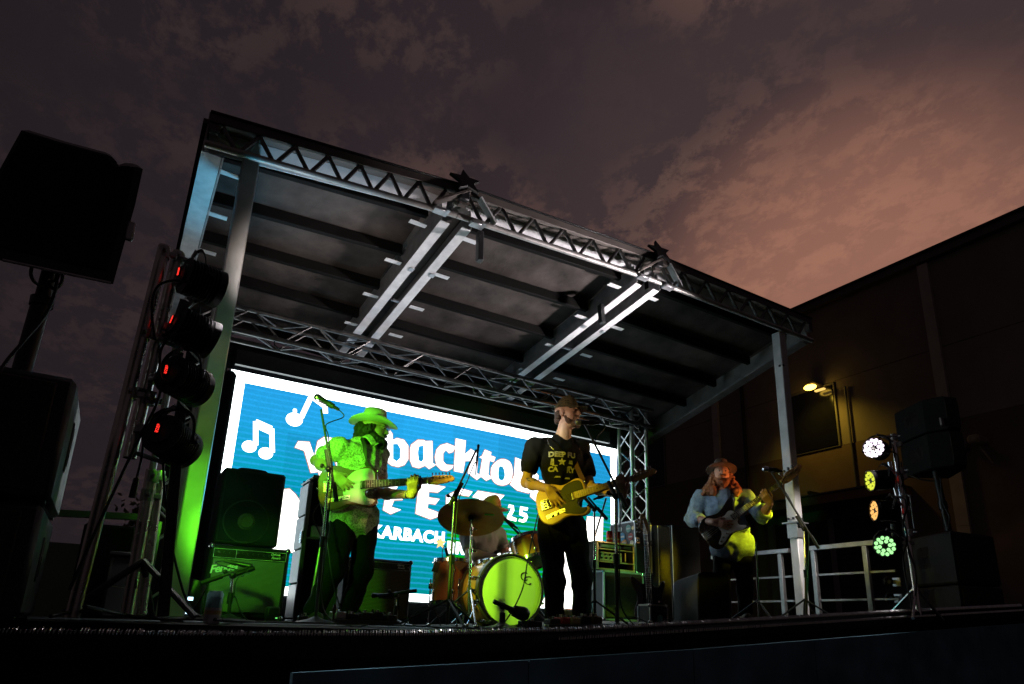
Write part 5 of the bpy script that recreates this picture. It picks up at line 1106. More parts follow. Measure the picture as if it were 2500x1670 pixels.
px_=nrm.cross(vw).normalized()*-1; px_=px_ if px_.dot(V((.8,-.6,0)))>0 else -px_; py_=nrm.cross(px_); py_=py_ if py_.z>0 else -py_
TM=frame(cc_+px_*.165+py_*.045-nrm*.0135,px_,z=-nrm); G().box((0,0,0),(.112,.020,.0012),TM.to_3x3()).build('tape_strip','tape_green',t,wr=False).location=ROOT[t.name].inverted()@TM.translation
def tripod(t,base,h,r=.34,m='chrome',ph=.2):
    base=V(base)
    for k in range(3): a=k*2.094+ph; q=base+V((math.cos(a)*r,math.sin(a)*r,.012)); G().cyl(base+UP*h,q,.009,n=6).sph(q,(.016,.016,.013),6).build('leg',m,t,wr=True)
b=V((at(1145,1520,5.36).x,at(1145,1520,5.36).y,0)); b.z=deckz(b.x); t=thing('cymbal_stand',b,'chrome stand holding the bronze ride cymbal','cymbal stand')
m1_=at(1146,1440,5.36); m2_=at(1149,1345,5.36); m3_=at(1151,1291,5.36)
G().cyl(b+UP*.1,m1_,.014,n=10).build('lower_tube','chrome',t,wr=True); G().cyl(m1_,m2_,.0115,n=10).build('middle_tube','chrome',t,wr=True); G().cyl(m2_,m3_,.009,n=10).build('upper_tube','chrome',t,wr=True)
for p in (m1_,m2_,m3_): G().cyl(p-UP*.02,p+UP*.015,.018,n=10).box(p+V((.03,-.01,0)),(.035,.008,.018),ch=.003).build('clutch','chrome',t,wr=True)
G().cyl(m3_,cc_-nrm*.03,.008,n=8).cyl(cc_-nrm*.05,cc_+nrm*.05,.006,n=8).build('tilter','chrome',t,wr=True); G().cyl(cc_-nrm*.042,cc_-nrm*.008,.022,.018,n=12).cyl(cc_+nrm*.03,cc_+nrm*.045,.018,n=12).build('felt','black_cloth',t,wr=True)
tripod(t,b,.30)
# ------------------------------------------------------------------ microphones and stands
def mic(t,p,d,m='galv',r=.026,L_=.17,bodym='black_plastic',wr=True):
    p=V(p);d=V(d).normalized(); G().lathe([(0,-r*.95),(r*.6,-r*.8),(r*.95,-r*.3),(r,.0),(r*.98,r*.4),(r*.9,r*.9)],p,d,14).build('mic_grille',m,t,wr=True)
    G().lathe([(r*.9,r*.9),(r*.85,r*1.1),(r*.55,L_*.7),(r*.42,L_),(0,L_)],p,d,12).build('mic_body',bodym,t,wr=True)
    G().cyl(p+d*L_*.5,p+d*L_*.75,r*.85,r*.75,12).build('mic_clip','rubber',t,wr=True)
def mstand(label,base,joint,a,b,mp,md,round_base=False,tri=.34,ph=.2,cable=True,group='microphone stands on the stage',m='black_paint',micm='galv',micr=.026,name='mic_stand',tr=.012,micl=.17):
    base=V(base); t=thing(name,base,label,'mic stand',group); joint=V(joint);a=V(a);b=V(b)
    mid=base+(joint-base)*.52
    if round_base: G().lathe([(0,0),(.13,0),(.13,.012),(.05,.03),(.02,.045),(0,.05)],base,UP,24).build('round_base','black_paint',t,wr=True)
    else: tripod(t,base,.2,tri,m,ph)
    G().cyl(base+UP*.02,mid,tr,n=10).build('lower_tube',m,t,wr=True); G().cyl(mid,joint,tr*.72,n=10).build('upper_tube','chrome' if m=='black_paint' and tr>.011 else m,t,wr=True); G().cyl(mid-UP*.04,mid+UP*.03,tr*1.5,n=10).build('clutch','black_plastic',t,wr=True)
    if (a-b).length>.02:
        G().cyl(a,b,.0085,n=8).build('boom',m,t,wr=True); d=(a-b).normalized(); G().cyl(b,b+d*.13,.015,n=10).build('counterweight','rubber',t,wr=True); G().cyl(joint+d*.02,joint+d*.14,.0145,n=8).build('boom_grip','black_plastic',t,wr=True)
        G().sph(joint,(.024,.024,.024),6).cyl(joint+V((-.04,.02,.02)),joint,.007,n=6).sph(joint+V((-.045,.022,.022)),(.016,.010,.016),6).build('boom_clamp','black_plastic',t,wr=True)
    if mp is not None: mic(t,mp,md,micm,micr,micl)
    if cable and mp is not None:
        e=V(mp)+V(md).normalized()*.17; pts=[e,e+V(md).normalized()*.04-UP*.03]
        n_=5; 
        for k in range(1,n_): q=a+(joint-a)*k/n_; pts.append(q+V((.022,-.02,-.012-.01*(k%2))))
        pts+= [joint+V((.02,-.02,-.05)),mid+V((.02,-.01,0)),base+V((.02,-.02,.15)),base+V((.10,-.10,.012)),base+V((.35,.02,.008))]; G().tube(spl(pts,5),.0042,5).build('cable','rubber',t,wr=True)
    return t
fl=lambda p: V((p.x,p.y,deckz(p.x)))
rs=V((.85,-.53,0))
mstand('tall round base microphone stand in front of the cowboy hat guitarist',fl(at(770,1520,4.5)),at(804,1146,4.5),at(784,1000,4.53),at(822,1224,4.47),at(775,970,4.55),V((.7,-.2,-.35)),True,micm='metal_part')
tp=at(1429,1038,4.80); mp_=at(1411,1031,4.86)
mstand('boom microphone stand at the singer\'s mouth',fl(at(1507,1520,4.5)),at(1503,1212,4.5),tp,at(1531,1241,4.42),mp_,V((.84,-.54,-.02)),True,micm='galv',tr=.014)
mstand('boom microphone stand crossing the right roof post, beside the bass player',fl(at(1968,1500,6.55)),at(1964,1292,6.55),at(1884,1153,6.62),at(1999,1339,6.5),at(1868,1145,6.64),V((.9,-.42,-.06)),False,.3,.7,micm='metal_part',micr=.030)
mstand('tall overhead microphone stand left of the ride cymbal',fl(at(1092,1520,4.98)),at(1110,1218,4.98),at(1163,1098,5.02),at(1098,1233,4.97),at(1168,1088,5.03),V((-.05,.02,-1)),False,.36,.4,micm='black_plastic',micr=.012)
mstand('black boom stand with a pencil microphone behind the singer\'s guitar',fl(at(1452,1515,5.5)),at(1451,1243,5.5),at(1436,1214,5.52),at(1482,1268,5.46),None,None,False,.3,1.0)
t=thing('boom_mic',at(1480,1216,5.5),'small pale microphone on a boom seen just below the singer\'s fretting hand','microphone','microphone stands on the stage'); G().cyl(at(1452,1310,5.52),at(1480,1216,5.5),.008,n=8).build('boom','black_paint',t,wr=True); mic(t,at(1494,1203,5.5),V((-.75,.45,-.35)),'bin_plastic',.020)
mstand('short boom stand aimed at the silver grille amp',fl(at(556,1522,4.70)),at(568,1405,4.70),at(605,1386,4.72),at(490,1424,4.66),at(611,1383,4.74),V((-.55,.15,.1)),True,micm='black_plastic',micr=.02)
mstand('short boom stand aimed at the striped grille amp',fl(at(968,1520,5.45)),at(966,1452,5.45),at(920,1454,5.5),at(1017,1442,5.40),at(912,1454,5.52),V((.8,-.3,.05)),True,micm='black_plastic',micr=.02)
mstand('low stand holding the round black microphone at the bass drum',fl(at(1226,1520,4.45)),at(1228,1480,4.45),at(1262,1493,4.47),at(1205,1468,4.42),at(1278,1499,4.49),V((-.75,.3,.22)),True,micm='black_plastic',micr=.046,cable=False,micl=.10)
mstand('slim straight black stand left of the handrail by the bass player\'s leg',fl(at(1853,1510,6.7)),at(1846,1325,6.7),at(1846,1325,6.7),at(1846,1325,6.7),None,None,False,.26,.1,tr=.009)
p=at(1258,1300,6.0); mstand('black boom stand behind the rack tom, right of the drummer',fl(at(1300,1500,6.1)),at(1296,1335,6.1),at(1233,1270,6.05),at(1312,1350,6.12),at(1228,1264,6.04),V((.6,-.4,-.5)),False,.3,.5,micm='black_plastic',micr=.02)
t=thing('clip_microphone',at(1086,1368,5.85),'small black clip microphone on the rim of the floor tom','microphone'); G().tube(spl([at(1081,1368,5.84),at(1080,1345,5.84),at(1086,1333,5.84),at(1090,1340,5.84)],5),.004,5).build('gooseneck','black_plastic',t,wr=True); G().cyl(at(1088,1338,5.84),at(1093,1358,5.84),.014,.012,10).build('mic_body','black_plastic',t,wr=True); G().box(at(1082,1370,5.82),(.03,.03,.035),ch=.006).build('rim_clip','black_plastic',t,wr=True)
# ------------------------------------------------------------------ bass rig and cases on the right
def edged(t,c,d,panelm,edgem,frontm=None,e=.018,corner=True):
    c=V(c); x,y,z=[k/2 for k in d]
    G().box(c,(d[0]-.006,d[1]-.006,d[2]-.006)).build('panel',panelm,t,wr=True,smooth=0)
    for sx in (-1,1):
        for sy in (-1,1): G().box(c+V((sx*(x-e/2+.002),sy*(y-e/2+.002),0)),(e,e,d[2]-2*e)).build('edge_trim',edgem,t,wr=True)
        for sz in (-1,1): G().box(c+V((sx*(x-e/2+.002),0,sz*(z-e/2+.002))),(e,d[1]-2*e,e)).build('edge_trim',edgem,t,wr=True)
    for sy in (-1,1):
        for sz in (-1,1): G().box(c+V((0,sy*(y-e/2+.002),sz*(z-e/2+.002))),(d[0]-2*e,e,e)).build('edge_trim',edgem,t,wr=True)
    if corner:
        for sx in (-1,1):
            for sz in (-1,1): G().box(c+V((sx*(x-.012),-(y-.012),sz*(z-.012))),(.034,.034,.034),ch=.010).build('corner','chrome',t,wr=True)
YR=5.05
xl,xr,z1_=fb(1474,1571,1396,YR,1520); xm=(xl+xr)/2; d0=deckz(xm); t=thing('bass_cabinet',(xm,YR+.2,d0),'large road cased bass speaker cabinet with bright trim and stickers on its side','speaker')
edged(t,(xm,YR+.22,d0+.02+(z1_-d0-.02)/2),(xr-xl,.44,z1_-d0-.02),'case_panel','galv'); G().box((xm,YR-.008,d0+(z1_-d0)/2),(xr-xl-.06,.012,z1_-d0-.10),ch=.003).build('grille','grille_dark',t,wr=True)
for k,(fz,mm) in enumerate(((.72,'white_print'),(.30,'stick_teal'))): G().lathe([(0,0),(.052,0),(.052,.002),(0,.002)],(xl-.0015,YR+.20,d0+(z1_-d0)*fz),(-1,0,0),20).lathe([(.030,0.0025),(.036,.0025),(.036,.003),(.030,.003)],(xl-.0015,YR+.20,d0+(z1_-d0)*fz),(-1,0,0),16).build('sticker',mm,t,wr=True,smooth=0)
rig_top=z1_
xl2,xr2,z2=fb(1456,1548,1324,YR+.04,1390); t=thing('amp_rack',((xl2+xr2)/2,YR+.2,rig_top),'yellow lit rack with a knobbed amplifier, below the two red cans','amplifier rack'); xm=(xl2+xr2)/2; H=z2-rig_top-.004
for (c,d) in (((xm,YR+.22,rig_top+.012),(xr2-xl2,.36,.018)),((xm,YR+.22,z2-.011),(xr2-xl2,.36,.018)),((xl2+.009,YR+.22,rig_top+H/2),(.016,.36,H-.04)),((xr2-.009,YR+.22,rig_top+H/2),(.016,.36,H-.04)),((xm,YR+.395,rig_top+H/2),(xr2-xl2-.04,.01,H-.04))): G().box(c,d,ch=.002).build('panel','black_tolex',t,wr=True)
for (c,d) in (((xm,YR+.032,z2-.012),(xr2-xl2,.012,.018)),((xm,YR+.032,rig_top+.014),(xr2-xl2,.012,.020)),((xm,YR+.032,z2-.078),(xr2-xl2-.03,.012,.014)),((xm,YR+.032,rig_top+.085),(xr2-xl2-.03,.012,.014)),((xl2+.010,YR+.032,rig_top+H/2),(.018,.014,H-.04)),((xr2-.010,YR+.032,rig_top+H/2),(.018,.014,H-.04)),((xr2-.12,YR+.032,(rig_top+z2)/2),(.012,.012,H-.19))): G().box(c,d,ch=.003).build('rack_rail','rack_face',t,wr=True)
fp=G().box((xm-.05,YR+.055,rig_top+H*.50),(xr2-xl2-.20,.012,.085),ch=.002).build('amp_face','rack_face',t,wr=True); Mi=ROOT[t.name].inverted()
for k in range(9): knob(G(),Mi@V((xl2+.06+(k%5)*.055+(.01 if k>4 else 0),YR+.048,rig_top+H*.50+(.018 if k<5 else -.016))),.010,.016).build('knob','black_plastic',fp)
G().box((xm-.06,YR+.050,z2-.045),(xr2-xl2-.22,.012,.030),ch=.002).build('power_unit','stick_teal',t,wr=True); G().box((xr2-.075,YR+.050,z2-.045),(.10,.012,.030),ch=.002).build('power_unit','black_plastic',t,wr=True)
def can(label,p,m,h=.122,r=.033,top='metal_part',grp=None,m2=None):
    t=thing('drink_can',p,label,'can',grp); G().lathe([(r*.72,0),(r*.85,.004),(r,.012),(r,h*.5)],(0,0,0),UP,20).build('lower_wall',m2 or m,t); G().lathe([(r,h*.5),(r,h-.014),(r*.82,h-.003),(r*.82,h)],(0,0,0),UP,20).build('upper_wall',m,t); G().lathe([(0,h-.004),(r*.76,h-.004),(r*.80,h+.001),(r*.84,h)],(0,0,0),UP,20).build('lid',top,t); G().box((.004,0,h-.001),(.018,.012,.002),ch=.0008).build('pull_tab',top,t)
    G().lathe([(r+.0006,h*.30),(r+.0006,h*.42)],(0,0,0),UP,20).build('band_print','rack_face',t); return t
can('red drink can on the rack, the left one of the pair',(aY(1479,1310,YR+.2).x,YR+.14,z2),'can_red',grp='red cans on the amplifier rack',m2='can_red'); can('red drink can on the rack, beside the sticker covered case',(aY(1498,1310,YR+.2).x,YR+.14,z2),'can_red',grp='red cans on the amplifier rack')
xl3=aX(1551,1330,aY(1551,1330,YR+.10).x).x; xr3=aY(1591,1330,YR+.10).x; zt3=aY(1570,1273,YR+.10).z; xm=(xl3+xr3)/2
t=thing('sticker_case',(xm,YR+.3,rig_top),'sticker covered black flight case standing upright on the bass cabinet','flight case'); HH=zt3-rig_top
edged(t,(xm,YR+.30,rig_top+HH/2+.001),(xr3-xl3,.40,HH-.004),'case_panel','galv',e=.016)
for (y,z,rr_,mm) in ((.20,.86,.040,'stick_teal'),(.33,.87,.03,'white_print'),(.30,.72,.045,'stick_blue'),(.17,.70,.038,'stick_red'),(.27,.59,.042,'stick_orange'),(.13,.86,.022,'rack_face'),(.15,.58,.030,'white_print'),(.36,.60,.02,'stick_teal')):
    q=V((xl3-.0015,YR+y,rig_top+HH*z)); g=G().lathe([(0,0),(rr_,0),(rr_,.0015),(0,.0015)],q,(-1,0,0),18 if rr_>.03 else 6); g.build('sticker',mm,t,wr=True,smooth=0)
    if rr_>.035: G().box(q-V((.002,0,0)),(.001,rr_*1.4,rr_*.4)).build('sticker_print','white_print' if mm!='white_print' else 'stick_blue',t,wr=True,smooth=0)
G().box((xl3+.02,YR+.088,rig_top+HH*.62),(.05,.02,.07),ch=.006).sph((xl3+.02,YR+.075,rig_top+HH*.62),.016,6).build('latch','chrome',t,wr=True); G().box((xr3-.0,YR+.10,rig_top+HH*.60),(.03,.03,.06),ch=.006).build('latch','black_plastic',t,wr=True)
gm=gmat(at(1586,1472,6.05),at(1575,1288,6.12),.12,.86); g4=guitar('bass_guitar','dark bass guitar on its stand, leaning neck up against the sticker covered case',gm,'bass_dark','pg_black','maple','rosewood',bass=True)
p=fl(at(1594,1520,5.9)); t=thing('floor_case',p,'small dark case with metal edges on the floor, right of the bass cabinet','case'); w_=.21; edged(t,(p.x+.0,p.y,p.z+.085),(.20,.16,.155),'black_plastic','alu_dull',e=.014); G().lathe([(0,0),(.03,.0),(.03,.01),(0,.01)],(p.x,p.y-.082,p.z+.05),(0,-1,0),16).build('round_badge','stick_teal',t,wr=True); G().tube(spl([(p.x-.05,p.y-.085,p.z+.12),(p.x-.04,p.y-.10,p.z+.10),(p.x+.04,p.y-.10,p.z+.10),(p.x+.05,p.y-.085,p.z+.12)],4),.008,6).build('handle','rubber',t,wr=True)
def tallspk(label,pl,pr,pt,Y,dep,side='black_paint'):
    xl,xr,z1_=fb(pl,pr,pt,Y); xm=(xl+xr)/2; d0=deckz(xm); t=thing('tall_speaker',(xm,Y+dep/2,d0),label,'speaker','tall black speakers at the back'); w_=xr-xl; h=z1_-d0
    G().box((0,0,h/2),(w_,dep,h),ch=.012).build('cabinet','black_tolex',t); G().box((0,-dep/2-.004,h/2),(w_-.03,.008,h-.03),ch=.003).build('grille','grille_dark',t)
    for z in (.36,.44): G().box((-w_/2-.001,-.02,h*z+.12),(.008,.10,.10),ch=.003).build('side_handle','black_plastic',t)
    G().box((-w_/2+.004,-dep/2-.007,h/2),(.008,.006,h-.02)).build('edge_bead','galv',t)
tallspk('tall narrow speaker with a blue lit side, behind the small floor case',1607,1640,1284,5.12,.34); tallspk('tall wide black speaker in the dark, left of the bass player',1642,1712,1286,5.75,.36)
o_=at(1745,1450,5.8); pl_,x_,n_=ppoly([(1705,1522),(1702,1424),(1704,1402),(1712,1397),(1774,1398),(1783,1405),(1787,1522)],o_)
t=thing('stage_monitor',fl(o_),'rounded black monitor speaker on the floor in front of the bass player','speaker')
ex=-n_*.30-x_*.21; fr_=[o_+x_*p[0]+UP*p[1] for p in pl_]; bk=[p+ex+(UP*-.045 if k in (2,3) else V((0,0,0))) for k,p in enumerate(fr_)]; n0_=len(fr_)
G().add(fr_+bk,[tuple(range(n0_)),tuple(range(n0_,2*n0_))[::-1]]+[(i,(i+1)%n0_,n0_+(i+1)%n0_,n0_+i) for i in range(n0_)]).build('cabinet','monitor_grey',t,wr=True,smooth=25)
cx_=sum(p[0] for p in pl_)/n0_; G().prism([(cx_+(x-cx_)*.88,(z+.02)*.90) for x,z in pl_],o_+n_*.001,x_,UP,.010,.0).build('grille','black_cloth',t,wr=True)
# ------------------------------------------------------------------ pedals, floor clutter
def pedal(p,w_,d,h,m,label,knobs=3,grp='effects pedals on the stage floor'):
    t=thing('effects_pedal',p,label,'pedal',grp,rz=random.uniform(-.2,.2)); G().box((0,0,h/2),(w_,d,h),ch=.006).build('casing',m,t)
    for k in range(knobs): G().cyl((-w_/2+w_*(k+.5)/knobs,d*.2,h),(-w_/2+w_*(k+.5)/knobs,d*.2,h+.018),.009,n=8).build('knob','white_print' if k%2 else 'black_plastic',t)
    G().cyl((0,-d*.25,h),(0,-d*.25,h+.014),.010,n=8).build('footswitch','chrome',t)
cols=['can_white','panel_black','stick_red','rack_face','stick_teal','leather','case_panel']; cn={'can_white':'white','panel_black':'black','stick_red':'red','rack_face':'tan','stick_teal':'teal','leather':'brown','case_panel':'plum'}
def board(label,p0,p1,seq,z=.0):
    p0,p1=fl(p0),fl(p1); m_=(p0+p1)/2; t=thing('pedal_board',m_,label,'pedal board'); bar(G(),p0+UP*.02,p1+UP*.02,.28,.03).build('board','black_paint',t,wr=True)
    for k,(c,h) in enumerate(seq):
        q=p0+(p1-p0)*((k+.5)/len(seq)); pedal(q+UP*.0355,.075,.115,h,c,LBL[0][k] if LBL[0] else '',random.choice((2,3,4)))
LBL=[['white pedal with a looped cable at the left end of the guitarist\'s board','black pedal second on the guitarist\'s board','dark plum pedal in the middle of the guitarist\'s board','black pedal left of the last one on the guitarist\'s board','plum pedal at the right end of the guitarist\'s board']]
board('black board of effects pedals at the cowboy hat guitarist\'s feet',at(806,1515,4.75),at(962,1520,4.85),[('can_white',.05),('panel_black',.04),('case_panel',.05),('panel_black',.055),('case_panel',.04)])
LBL[0]=['dark pedal at the left end of the singer\'s board','red pedal second on the singer\'s board','tan pedal in the middle of the singer\'s board','black pedal second from the right on the singer\'s board','brown pedal at the right end of the singer\'s board']
board('black board of effects pedals at the singer\'s feet',at(1335,1518,4.55),at(1462,1518,4.6),[('case_panel',.035),('stick_red',.045),('rack_face',.04),('panel_black',.05),('leather',.05)])
p=fl(at(738,1518,4.6)); pedal(p,.06,.10,.05,'panel_black','small lone pedal left of the guitarist\'s microphone stand',2); p=fl(at(1294,1518,4.5)); pedal(p,.12,.12,.06,'panel_black','black floor box right of the bass drum',2)
p=fl(at(664,1505,4.7)); t=thing('power_strip',p,'grey power box with small green lamps in front of the amp','power box'); G().box(p+UP*.05,(.08,.08,.10),ch=.01).build('casing','black_plastic',t,wr=True); emis('lamp_green',(.2,1,.2),1.2); G().box(p+V((.02,-.042,.03)),(.012,.004,.006)).build('lamp','lamp_green',t,wr=True)
p=fl(at(815,1500,4.65)); tag(G().box(p+UP*.10,(.022,.012,.06),ch=.003).cyl(p,p+UP*.075,.006,n=6).build('tuner_clip','leather'),'small upright reddish tuner on a peg beside the guitarist\'s boots','tuner')
p=at(515,1525,3.55); p.z=deckz(p.x)-.012; can('tall teal and white drink can on the stage edge below the silver grille amp',p,'can_teal',.155,.037,m2='can_white')
def cable(label,pts,r=.005): 
    return tag(G().tube(spl(pts,8),r,6).build('cable','rubber'),label,'cable')
F_=lambda px,D,dz=.006:(lambda p:V((p.x,p.y,deckz(p.x)+dz)))(at(px,1520,D))
cable('black guitar lead hanging from the singer\'s guitar across the bass drum',[GM2@V((-.20,-.04,0)),at(1290,1360,4.72),at(1275,1440,4.6),at(1235,1515,4.4),F_(1200,4.3),F_(1120,4.2),F_(1050,4.4)])
cable('black guitar lead dropping from the left guitar to the pedal board',[GM1@V((-.18,-.08,0)),at(800,1330,4.85),at(815,1430,4.8),F_(850,4.72),F_(900,4.6)])
cable('thin black lead running down from the left light stand to the floor',[at(398,1130,3.72),at(405,1230,3.72),at(430,1380,3.75),at(470,1490,3.8),F_(540,3.9),F_(640,4.1),F_(720,4.3)],.006)
cable('loop of black lead on the floor left of the floor tom',[F_(985,4.9),at(1010,1500,4.9),at(1035,1482,4.95),at(1060,1490,5.0),F_(1075,5.0),F_(1040,4.8),F_(960,4.6)])
cable('black lead trailing along the floor beside the bass cabinet',[F_(1490,5.2),at(1540,1505,5.3),F_(1600,5.4),at(1630,1512,5.5),F_(1660,5.4)])
cable('tangle of black lead on the left deck behind the speakers',[F_(120,3.5),F_(180,3.7,.03),F_(240,3.5,.03),F_(200,3.4,.05),F_(300,3.8,.02),F_(380,3.6,.01),F_(460,3.8,.012),F_(540,3.5,.012),F_(620,4.0)],.009)
# ------------------------------------------------------------------ LED par lights: four on each side
def par(name,label,loc,tgt,post,lenscol,lensst,lamps,group,on=True,rr=.105,front=True):
    loc=V(loc); d=(V(tgt)-loc).normalized(); M=frame(loc,d,z=UP); t=thing(name,(0,0,0),label,'stage light',group,M=M)
    pr=[(.0,-.115),(rr*.55,-.112),(rr*.60,-.10)]; 
    for k in range(9): x=-.095+k*.017; pr+=[(rr*.72,x),(rr*.98,x+.002),(rr*.98,x+.007),(rr*.72,x+.009)]
    pr+=[(rr*.9,.06),(rr,.062),(rr*1.02,.10),(rr*.96,.102),(rr*.94,.088),(0,.086)]
    G().lathe(pr,(0,0,0),(1,0,0),36).build('housing','black_paint',t,smooth=25)
    yk=[(0,-rr*1.12,.0),(-.02,-rr*1.14,-.0),(-.05,-rr*1.1,rr*.9),(-.055,-rr*.5,rr*1.45),(-.055,rr*.5,rr*1.45),(-.05,rr*1.1,rr*.9),(-.02,rr*1.14,0),(0,rr*1.12,0)]
    G().tube(spl(yk,4),.013,4,.003).build('yoke','black_paint',t)
    for e in (-1,1): G().cyl((0,e*rr*1.0,0),(0,e*(rr*1.14+.02),0),.014,n=8).build('yoke_knob','black_plastic',t)
    pl=M.inverted()@V(post); G().tube([(-.055,0,rr*1.45),(-.06,0,rr*1.45+.02),tuple(pl+V((0,0,0))),],.011,6).box(tuple(pl),(.05,.05,.05),None,.008).build('hook_clamp','galv',t)
    ds=G().box((-.118,.01,.015),(.006,.024,.058),ch=.002).build('display_bezel','black_plastic',t)
    for k in range(4):
        for (y,z,w_,h_) in ((0,.007,.007,.0016),(0,0,.007,.0016),(0,-.007,.007,.0016),(.0042,.0035,.0014,.006),(-.0042,-.0035,.0014,.006)):
            if (k+int(z*1000))%5==1: continue
            G().box((-.1225,.010+z,.015+(k-1.5)*.0125+y),(.0016,h_,w_)).build('led_segment','led_red',ds,smooth=0)
    lm='lens_'+name+str(len(MT)); emis(lm,lenscol,lensst); n=0
    for ring,cnt in ((rr*.44,6),(rr*.76,12)):
        for k in range(cnt):
            a=2*math.pi*k/cnt+.13; G().sph((.089,ring*math.cos(a),ring*math.sin(a)),(.010,.0175,.0175),6).build('lens',lm,t)
    for (tg_,col,e,ang,bl) in lamps: spot(t,loc+d*.125,tg_,col,e,ang,bl,.16 if e>1000 else .07)
    return t
grpL='LED lights on the left stand, seen from behind'; grpR='lit LED lights on the right stand'
WHT=(1,.90,.93); GRN=(.15,1,.02); YEL=(1,.86,.01); AMB=(1,.40,.07); CYN=(.15,.8,1)
TB=at(410,760,3.80)
par('par_light','topmost LED light on the left stand with a red display, facing away',at(492,690,3.70),(5.2,5.2,1.6),at(434,690,3.76),CYN,6,[((2.98,4.08,1.70),(1,.68,.44),120,9,.6),((5.5,4.95,1.2),(.82,.95,1),290,14,.6),((.7,3.3,0),(1,.92,.92),80,80,.9),((1.25,5.45,3.2),(1,.86,.80),85,46,.9)],grpL)  # singer face, front mat and left roof bay spots are added fill
par('par_light','second LED light from the top of the left stand, with a red display',at(474,811,3.70),(2.8,4.4,1.0),at(405,800,3.76),YEL,6,[((2.9,4.1,1.12),YEL,210,21,.5),((2.84,4.75,.30),(.42,1,.02),800,17,.4),((2.62,5.3,.40),(1,.72,.3),80,13,.5),((4.1,5.08,.72),(1,.80,.06),300,7,.6)],grpL)  # floor tom and rack get added narrow spots beside this light's own beam
par('par_light','third LED light down the left stand, just above the green lit post patch',at(451,931,3.70),(1.7,5.1,1.1),at(378,925,3.76),GRN,6,[((1.8,5.1,1.36),GRN,230,37,.6),((5.84,6.5,2.05),(.05,1,.3),280,7,.6)],grpL)
par('par_light','lowest LED light on the left stand, largest and seen square from behind',at(421,1078,3.66),(1.4,5.3,.5),at(345,1050,3.74),GRN,6,[((.95,5.0,.28),GRN,58,42,.6),((2.1,5.7,.35),GRN,60,24,.6),((.38,4.6,.75),GRN,14,50,.9)],grpL)
DR=7.0
par('par_light','topmost lit light on the right stand, pink white lenses',at(2141,1097,DR),(1.2,2.2,1.5),at(2196,1085,7.1),(1,.82,1),3,[((3.1,5.1,3.45),WHT,1250,40,.6),((6.6,4.7,.6),(1,.9,.85),220,60,.9),((4.6,3.3,.1),(1,.92,.92),40,90,.9)],grpR,rr=.098)  # handrail and stage lip spots are added fill, apart from the roof beam
par('par_light','second lit light on the right stand, greenish yellow lenses turned left',at(2148,1172,DR),(2.7,5.5,1.0),at(2206,1165,7.1),(.72,.80,.05),1.1,[((5.47,4.8,1.05),YEL,280,32,.5)],grpR,rr=.098)
par('par_light','third lit light on the right stand, amber lenses turned left',at(2160,1247,DR),(2.9,5.8,1.2),at(2214,1242,7.1),(1,.50,.13),1.2,[((3.0,4.1,1.62),(1,.58,.28),170,15,.6),((2.5,4.8,.9),(1,.62,.5),60,14,.6),((3.08,5.65,1.0),(1,.62,.42),230,13,.6),((3.36,3.3,1.12),(1,.5,.3),40,9,.6),((5.38,4.85,1.66),(1,.32,.08),90,22,.7)],grpR,rr=.098)  # cymbal, drummer and headstock each get an added spot to brighten them
par('par_light','lowest lit light on the right stand, pale green lenses facing the audience',at(2166,1333,DR),(1.5,2.0,.3),at(2224,1325,7.1),(.40,1,.35),1.3,[((3.6,4.6,.3),(.2,1,.25),22,60,.9)],grpR,rr=.098)
# stands
def couple(t,p,r=.034): G().cyl(V(p)-UP*.03,V(p)+UP*.03,r,n=12).box(V(p)+V((.04,0,0)),(.05,.025,.03),None,.005).box(V(p)+V((0,-.045,0)),(.018,.05,.018),None,.004).build('coupler','galv',t,wr=True)
b0=at(176,1508,3.70); t=thing('lighting_stand',(b0.x,b0.y,0),'left lighting stand of three scuffed aluminium tubes carrying four lights','lighting stand')
A_,B_=at(402,602,3.74),at(176,1508,3.70); G().cyl(B_,A_,.031,n=14).build('tube','tube_alu',t,wr=True)
C_,D_=at(436,616,3.80),at(316,1118,3.80); G().cyl(D_,C_,.031,n=14).build('tube','tube_alu',t,wr=True); G().lathe([(.024,0),(.031,0)],D_-UP*.001,UP,14).build('tube_end','black_plastic',t,wr=True)
E1,E2=at(372,1148,3.86),at(310,1500,3.86); G().cyl(E2,E1,.030,n=14).build('tube','tube_alu',t,wr=True)
E3,E4=at(392,1150,3.90),at(345,1500,3.90); G().cyl(E4,E3,.024,n=14).build('tube','tube_alu',t,wr=True)
bar(G(),at(440,1010,3.72),at(398,1505,3.68),.05,.05,(0,1,0)).build('mast','black_paint',t,wr=True)
for p in ((400,618,3.74),(434,632,3.80),(352,815,3.73),(398,822,3.79),(318,960,3.73),(362,975,3.79),(372,1165,3.86),(360,1210,3.86)): couple(t,at(*p))
for a,b in (((400,612,3.74),(470,640,3.78)),((350,815,3.73),(440,850,3.78)),((318,945,3.73),(380,962,3.79)),((330,1105,3.8),(400,1130,3.72))): G().cyl(at(*a),at(*b),.012,n=8).build('arm','galv',t,wr=True)
for e in ((.25,-.2),(-.28,-.05),(.1,.35)): q=at(330,1480,3.8); G().cyl((q.x,q.y,.28),(q.x+e[0],q.y+e[1],.02),.016,n=8).build('leg','black_paint',t,wr=True)
for pts in ([(470,690,3.6),(420,685,3.6),(385,700,3.62),(372,735,3.64),(372,780,3.66),(378,830,3.68)],[(470,810,3.6),(420,820,3.6),(395,850,3.62),(390,890,3.64),(395,925,3.62),(420,935,3.6)],[(430,1000,3.6),(395,1010,3.6),(378,1040,3.62),(380,1070,3.6)],[(395,920,3.66),(385,980,3.64),(330,1090,3.66),(250,1260,3.64),(170,1440,3.6)]): G().tube(spl([at(*p) for p in pts],6),.007,6).build('cable','rubber',t,wr=True)
